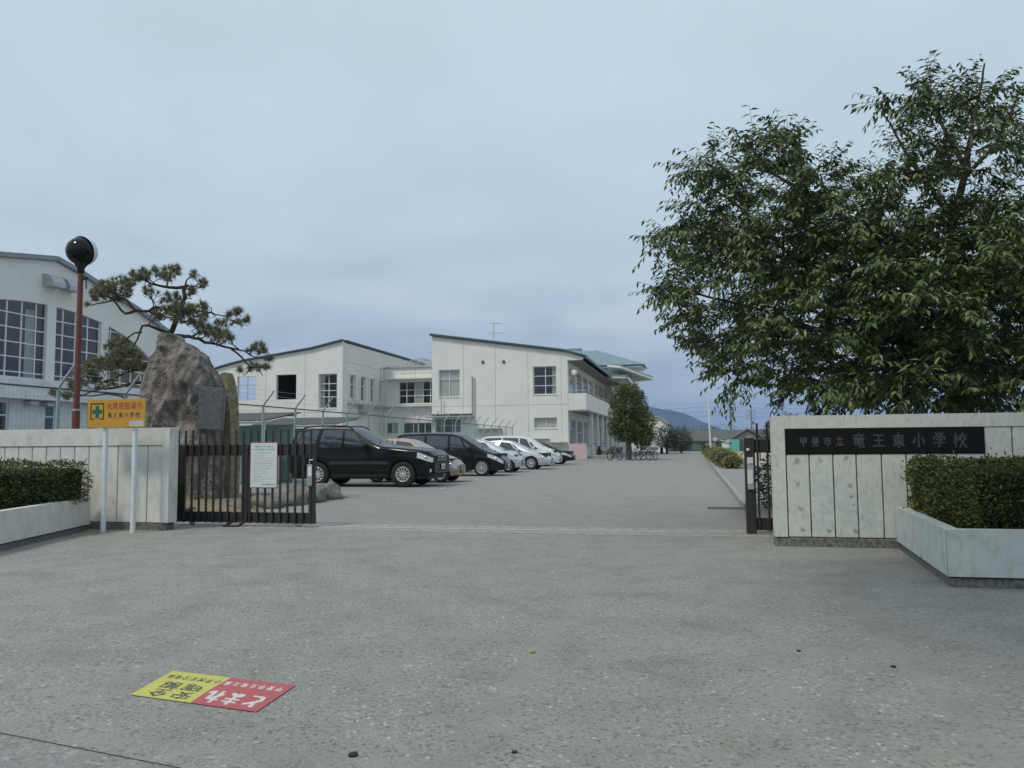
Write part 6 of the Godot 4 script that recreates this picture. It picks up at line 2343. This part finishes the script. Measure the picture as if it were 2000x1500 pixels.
func cherry() -> void:
	var o := thing("cherry_tree", "large leafy cherry tree spreading over the right gate wall", "tree", Vector3.ZERO)
	var g := Geo.new()
	var nodes := []
	var base := Vector3(3.98, -0.1, -13.25)
	var fork := at(1868, 690, -13.15)
	limb(g, [base, Vector3(3.95, 0.8, -13.2), fork, at(1862, 560, -13.1)], 0.21, 0.13, nodes, 12)
	var L := [
		[[1862, 560, -13.1], [1864, 430, -13.0], [1893, 290, -13.0], [1915, 170, -13.0], [1924, 120, -13.0]],
		[[1862, 580, -13.1], [1740, 480, -12.9], [1610, 400, -12.8], [1490, 330, -12.9], [1420, 305, -13.0]],
		[[1866, 640, -13.1], [1700, 560, -12.6], [1540, 505, -12.5], [1400, 480, -12.7], [1290, 470, -12.8]],
		[[1868, 690, -13.1], [1720, 660, -12.4], [1560, 640, -12.1], [1430, 650, -12.2], [1370, 680, -12.3]],
		[[1868, 690, -13.1], [1800, 715, -11.9], [1700, 725, -11.1], [1600, 735, -10.8]],
		[[1866, 640, -13.1], [1920, 700, -11.8], [1950, 720, -11.0]],
		[[1864, 600, -13.1], [1980, 480, -12.8], [2090, 400, -12.7]],
		[[1866, 660, -13.1], [2010, 660, -13.0], [2160, 660, -13.2]],
		[[1866, 640, -13.1], [1790, 520, -14.4], [1720, 430, -15.2], [1640, 400, -15.6]],
		[[1866, 650, -13.1], [1720, 640, -14.6], [1560, 600, -15.4]],
		[[1866, 440, -13.0], [1800, 340, -12.9], [1750, 265, -12.9], [1728, 225, -12.9]],
		[[1885, 330, -13.0], [1835, 230, -13.1], [1802, 150, -13.1]],
		[[1880, 350, -13.0], [1955, 265, -13.0], [1988, 180, -13.0]],
		[[1720, 575, -12.7], [1640, 430, -12.9], [1600, 340, -12.9]],
		[[1560, 510, -12.5], [1440, 400, -12.6], [1345, 345, -12.6]],
		[[1600, 645, -12.1], [1430, 590, -12.2], [1300, 565, -12.3]],
	]
	for k in L.size():
		var pts := []
		for q in L[k]:
			pts.append(at(q[0], q[1], q[2]))
		limb(g, pts, [0.10, 0.08, 0.085, 0.075, 0.06, 0.06, 0.07, 0.07, 0.07, 0.06, 0.045, 0.045, 0.04, 0.045, 0.035, 0.035][k], 0.012, nodes, 7)
	# leafy sprays fill the crown
	var poly := PackedVector2Array([Vector2(1284, 477), Vector2(1310, 450), Vector2(1335, 425), Vector2(1335, 340), Vector2(1350, 320), Vector2(1375, 285), Vector2(1440, 275), Vector2(1485, 262), Vector2(1555, 265), Vector2(1600, 290), Vector2(1640, 325), Vector2(1690, 350), Vector2(1715, 335), Vector2(1705, 300), Vector2(1730, 280), Vector2(1710, 200), Vector2(1760, 170), Vector2(1765, 140), Vector2(1790, 125), Vector2(1830, 165), Vector2(1890, 165), Vector2(1908, 118), Vector2(1932, 115), Vector2(1948, 165), Vector2(1985, 180), Vector2(2130, 260), Vector2(2260, 450), Vector2(2300, 680), Vector2(2230, 790), Vector2(1530, 785), Vector2(1500, 770), Vector2(1420, 735), Vector2(1365, 690), Vector2(1350, 665), Vector2(1380, 640), Vector2(1310, 605), Vector2(1285, 560), Vector2(1340, 530)])
	var lf := Geo.new()
	lf.use_col = true
	var gaps := FastNoiseLite.new()
	gaps.seed = 12
	gaps.frequency = 0.62
	gaps.fractal_octaves = 2
	var spots := []
	var tries := 0
	while spots.size() < 1450 and tries < 80000:
		tries += 1
		var q := Vector2(rng.randf_range(1250, 2300), rng.randf_range(70, 795))
		if not Geometry2D.is_point_in_polygon(q, poly):
			continue
		# the leader is airy, the skirt dense
		var keep := 1.0 if q.y > 380 else (0.8 if q.x < 1660 else 0.42)
		if q.x > 2010:
			keep *= 0.5
		if rng.randf() > keep:
			continue
		var across := clampf((q.x - 1800.0) / 560.0, -1.0, 1.0)
		var tall := clampf((q.y - 620.0) / 560.0, -1.0, 1.0)
		var half := 2.7 * sqrt(maxf(0.03, 1.0 - across * across * 0.9 - tall * tall * 0.75))
		var z := -13.0 + rng.randf_range(-half, half * 0.95)
		var p := at(q.x, q.y, z)
		# foliage gathers in tiers along the limbs with gaps between
		var inner := q.x > 1480.0 and q.y > 430.0
		if gaps.get_noise_3d(p.x, p.y * 1.7, p.z) < (-0.10 if inner else -0.02) and rng.randf() < (0.35 if inner else 0.92):
			continue
		if p.y < 1.66 and p.z > -11.2:
			p.y = 1.7
		spots.append(p)
	spots.sort_custom(func(m, n): return m.distance_squared_to(fork) < n.distance_squared_to(fork))
	for p: Vector3 in spots:
		var nb := nearest(nodes, p)
		var a: Vector3 = nb[0]
		var mid := (a + p) * 0.5 + Vector3(rng.randfn(0, 0.05), 0.06 * a.distance_to(p), rng.randfn(0, 0.05))
		var r: float = minf(nb[1] * 0.75, 0.022)
		g.tube([a, mid, p], [r, r * 0.7, 0.005], 5, false)
		nodes.append([mid, r * 0.7])
		nodes.append([p, 0.007])
		var out := (p - mid).normalized()
		for w in 6:
			var start := mid.lerp(p, rng.randf_range(0.45, 1.0))
			var dir := (out * 0.9 + Vector3(rng.randfn(0, 0.6), rng.randfn(0.12, 0.4), rng.randfn(0, 0.6))).normalized()
			if w == 0:
				start = p
				dir = (out + Vector3(0, 0.15, 0)).normalized()
			var ln := rng.randf_range(0.22, 0.46) if inner_of(p) else rng.randf_range(0.30, 0.62)
			var e := start + dir * ln - Vector3(0, ln * 0.12, 0)
			g.tube([start, e], [0.0045, 0.002], 3, false)
			var n := 9
			for k in n:
				var f := (k + 0.6) / n
				var lp := start.lerp(e, f)
				var sd := dir.cross(Vector3.UP).normalized() * (1.0 if k % 2 == 0 else -1.0)
				var ld := (dir * 0.55 + sd * rng.randf_range(0.35, 0.9) + Vector3(rng.randfn(0, 0.2), rng.randf_range(-0.95, -0.25), rng.randfn(0, 0.2))).normalized()
				var tone := rng.randf_range(0.75, 1.25)
				var pick := rng.randf()
				lf.col = (Color(0.075, 0.116, 0.042) if pick < 0.5 else (Color(0.105, 0.150, 0.050) if pick < 0.87 else Color(0.165, 0.195, 0.062))) * tone
				add_leaf(lf, lp, ld, Vector3.UP + Vector3(rng.randfn(0, 0.4), 0, rng.randfn(0, 0.4)), rng.randf_range(0.09, 0.145), rng.randf_range(0.036, 0.054), 0.14)
	part(g, "trunk", M.bark, o)
	part(lf, "crown", M.leaf, o).set_meta("kind", "stuff")

func pine() -> void:
	var o := thing("pine_tree", "trained pine with cloud-like needle pads growing behind the huge stone", "tree")
	var g := Geo.new()
	var nodes := []
	var nd := Geo.new()
	nd.use_col = true
	# positions are read in a window 4.348 times enlarged from (100, 500)
	var P := func(x: float, y: float, dz: float) -> Vector3: return at(100.0 + x * 0.23, 500.0 + y * 0.23, -16.6 + dz)
	limb(g, [Vector3(-12.0, -0.1, -16.75), Vector3(-12.05, 1.6, -16.7), P.call(990, 760, 0.0), P.call(1030, 620, 0.0), P.call(1090, 470, 0.05), P.call(1135, 360, 0.0), P.call(1140, 240, 0.0)], 0.15, 0.045, nodes, 12)
	var B := [
		[0.045, [[1130, 270, 0.0], [980, 262, 0.15], [860, 240, 0.2], [740, 190, 0.2], [620, 230, 0.25], [500, 260, 0.25]]],
		[0.050, [[1060, 480, 0.0], [900, 430, 0.2], [830, 470, 0.35], [720, 465, 0.4], [650, 380, 0.4], [560, 370, 0.4], [440, 400, 0.45], [300, 415, 0.4]]],
		[0.040, [[720, 465, 0.4], [615, 490, 0.35], [580, 430, 0.3], [480, 340, 0.3], [360, 350, 0.2]]],
		[0.045, [[1000, 660, 0.0], [900, 620, 0.2], [785, 580, 0.3], [740, 680, 0.35], [690, 770, 0.4], [600, 830, 0.5]]],
		[0.025, [[770, 650, 0.3], [690, 655, 0.4], [630, 720, 0.5], [520, 760, 0.5]]],
		[0.055, [[960, 900, -0.05], [880, 1060, 0.2], [740, 1070, 0.4], [560, 1110, 0.5], [400, 1130, 0.6], [230, 1190, 0.6], [60, 1170, 0.5]]],
		[0.030, [[880, 1000, 0.2], [780, 950, 0.4], [640, 990, 0.5], [480, 1060, 0.6], [330, 1060, 0.6]]],
		[0.030, [[640, 1210, 0.5], [560, 1180, 0.5], [440, 1175, 0.5], [300, 1190, 0.5], [180, 1150, 0.5]]],
		[0.055, [[1050, 680, 0.05], [1180, 690, 0.15], [1300, 720, 0.25], [1420, 755, 0.3], [1530, 790, 0.3], [1620, 800, 0.35], [1720, 860, 0.4], [1850, 870, 0.4]]],
		[0.028, [[1530, 790, 0.3], [1610, 850, 0.3], [1690, 940, 0.3], [1810, 950, 0.3]]],
		[0.030, [[1090, 500, 0.0], [1280, 470, 0.1], [1400, 500, 0.2], [1490, 520, 0.2], [1560, 570, 0.2], [1640, 540, 0.2]]],
		[0.020, [[1490, 520, 0.2], [1560, 490, 0.2], [1590, 470, 0.2]]],
		[0.030, [[1140, 250, 0.0], [1230, 260, 0.1], [1300, 265, 0.1], [1300, 220, 0.1]]],
		[0.022, [[1140, 240, 0.0], [1160, 185, -0.1], [1220, 180, -0.1], [1205, 150, -0.1]]],
		[0.022, [[980, 262, 0.15], [1000, 180, 0.1], [950, 150, 0.1], [890, 150, 0.1], [870, 110, 0.1]]],
		[0.018, [[1000, 180, 0.1], [1040, 130, 0.0], [1060, 95, 0.0]]],
		[0.026, [[1180, 690, 0.15], [1300, 640, 0.0], [1420, 660, -0.1], [1520, 680, -0.1]]],
		[0.030, [[1100, 560, 0.0], [1200, 560, 0.25], [1300, 600, 0.35]]],
		[0.028, [[1080, 520, 0.0], [980, 520, 0.3], [880, 500, 0.35]]],
	]
	for b in B:
		var pts := []
		for q in b[1]:
			pts.append(P.call(q[0], q[1], q[2]))
		limb(g, pts, b[0], 0.010, nodes, 6)
	# pads: x, y, half width, half height, number of tufts
	var pads := [[760, 160, 90, 55, 26], [600, 230, 120, 55, 34], [460, 270, 90, 60, 24], [370, 330, 50, 45, 10], [300, 405, 25, 15, 3], [560, 320, 130, 60, 26], [830, 300, 60, 50, 9], [950, 350, 70, 50, 8], [1060, 350, 60, 40, 7], [990, 150, 110, 60, 22], [1060, 100, 40, 25, 6], [880, 110, 20, 20, 3], [1205, 155, 35, 25, 6], [1295, 220, 32, 40, 8], [1175, 300, 50, 35, 9], [1150, 430, 110, 60, 26], [1050, 490, 170, 70, 40], [900, 490, 60, 50, 12], [1260, 450, 80, 60, 18], [1270, 560, 110, 60, 24], [1340, 640, 90, 50, 16], [1440, 680, 110, 55, 26], [1590, 470, 35, 25, 7], [1650, 535, 30, 30, 6], [1510, 495, 25, 25, 4], [1580, 570, 50, 25, 6], [1450, 570, 60, 40, 8], [1770, 780, 70, 40, 14], [1700, 800, 40, 40, 6], [1850, 870, 35, 20, 6], [1740, 940, 60, 40, 9], [1620, 960, 30, 20, 4], [1820, 945, 35, 20, 5], [560, 760, 110, 70, 36], [640, 850, 130, 70, 44], [420, 920, 150, 60, 44], [680, 930, 120, 45, 30], [300, 1000, 110, 60, 28], [520, 900, 120, 70, 34], [220, 1080, 90, 60, 16], [60, 1160, 60, 35, 9], [160, 1190, 60, 30, 8], [420, 1080, 120, 50, 14], [10, 1150, 30, 25, 4]]
	for d in pads:
		for k in int(d[4] * 1.15):
			var f := sqrt(rng.randf())
			var a := rng.randf() * TAU
			var dz := rng.randf_range(-0.55, 0.6) * clampf(d[2] / 110.0, 0.35, 1.0) + 0.2
			var p: Vector3 = P.call(d[0] + cos(a) * f * d[2], d[1] + sin(a) * f * d[3], dz)
			var nb := nearest(nodes, p)
			var s: Vector3 = nb[0]
			var mid := (s + p) * 0.5 + Vector3(rng.randfn(0, 0.07), -0.03 + rng.randfn(0, 0.05), rng.randfn(0, 0.07))
			var r: float = minf(nb[1] * 0.75, 0.016)
			g.tube([s, mid, p], [r, r * 0.8, 0.007], 5, false)
			if s.distance_to(p) > 0.25:
				nodes.append([mid, r * 0.7])
			var axis := ((p - mid).normalized() * 0.6 + Vector3.UP * 0.9 + Vector3(rng.randfn(0, 0.25), 0, rng.randfn(0, 0.25))).normalized()
			var tone := rng.randf_range(0.75, 1.2)
			for w in 52:
				var dir := (axis * rng.randf_range(0.25, 1.0) + Vector3(rng.randfn(), rng.randfn(), rng.randfn()) * 0.55).normalized()
				var side := dir.cross(Vector3(rng.randfn(), rng.randfn(), rng.randfn())).normalized() * 0.0062
				var ln := rng.randf_range(0.09, 0.155)
				var st := p - axis * rng.randf_range(0.0, 0.05)
				nd.col = Color(0.170, 0.172, 0.092) * tone * rng.randf_range(0.7, 1.3)
				nd.tri(st - side, st + side, st + dir * ln)
	part(g, "trunk", M.bark, o)
	part(nd, "needles", M.needle, o).set_meta("kind", "stuff")

# the tree on the street side, right of the photographer, whose shade lies on the right planter, hedge and wall
func roadside_tree() -> void:
	var o := thing("roadside_tree", "leafy roadside tree shading the right planter from beyond the picture edge", "tree")
	var g := Geo.new()
	var nodes := []
	limb(g, [Vector3(6.4, -0.1, -2.2), Vector3(6.3, 2.2, -2.3), Vector3(5.9, 4.6, -2.8), Vector3(5.0, 6.6, -3.4)], 0.24, 0.12, nodes, 10)
	for q in [[2.6, 7.4, -5.0], [-0.4, 7.6, -4.6], [2.4, 7.9, -1.6], [-1.2, 8.2, -2.6], [5.0, 8.4, -4.4], [7.4, 7.4, -3.6], [6.6, 8.0, -0.8]]:
		limb(g, [Vector3(5.75, 4.9, -2.9), Vector3(lerpf(5.2, q[0], 0.4), 6.4, lerpf(-3.1, q[2], 0.4)), Vector3(q[0], q[1], q[2])], 0.09, 0.02, nodes, 6)
	part(g, "trunk", M.bark, o)
	var lf := Geo.new()
	lf.use_col = true
	var made := 0
	while made < 30000:
		var p := Vector3(rng.randf_range(-2.6, 8.0), rng.randf_range(6.3, 9.6), rng.randf_range(-6.6, 1.4))
		var e := Vector3((p.x - 2.7) / 5.2, (p.y - 7.9) / 1.7, (p.z + 2.6) / 4.0)
		if e.length() > 1.0:
			continue
		# stays above the picture
		var q := cam_basis.inverse() * (p - Vector3(0, EYE, 0))
		if q.z < -0.1 and absf(q.x / q.z) < 1100.0 / FPX and q.y / -q.z < 800.0 / FPX:
			continue
		made += 1
		lf.col = Color(0.06, 0.09, 0.03) * rng.randf_range(0.7, 1.4)
		add_leaf(lf, p, Vector3(rng.randfn(), rng.randfn() - 0.5, rng.randfn()).normalized(), Vector3.UP, rng.randf_range(0.10, 0.16), rng.randf_range(0.05, 0.07), 0.14)
	part(lf, "crown", M.leaf, o).set_meta("kind", "stuff")
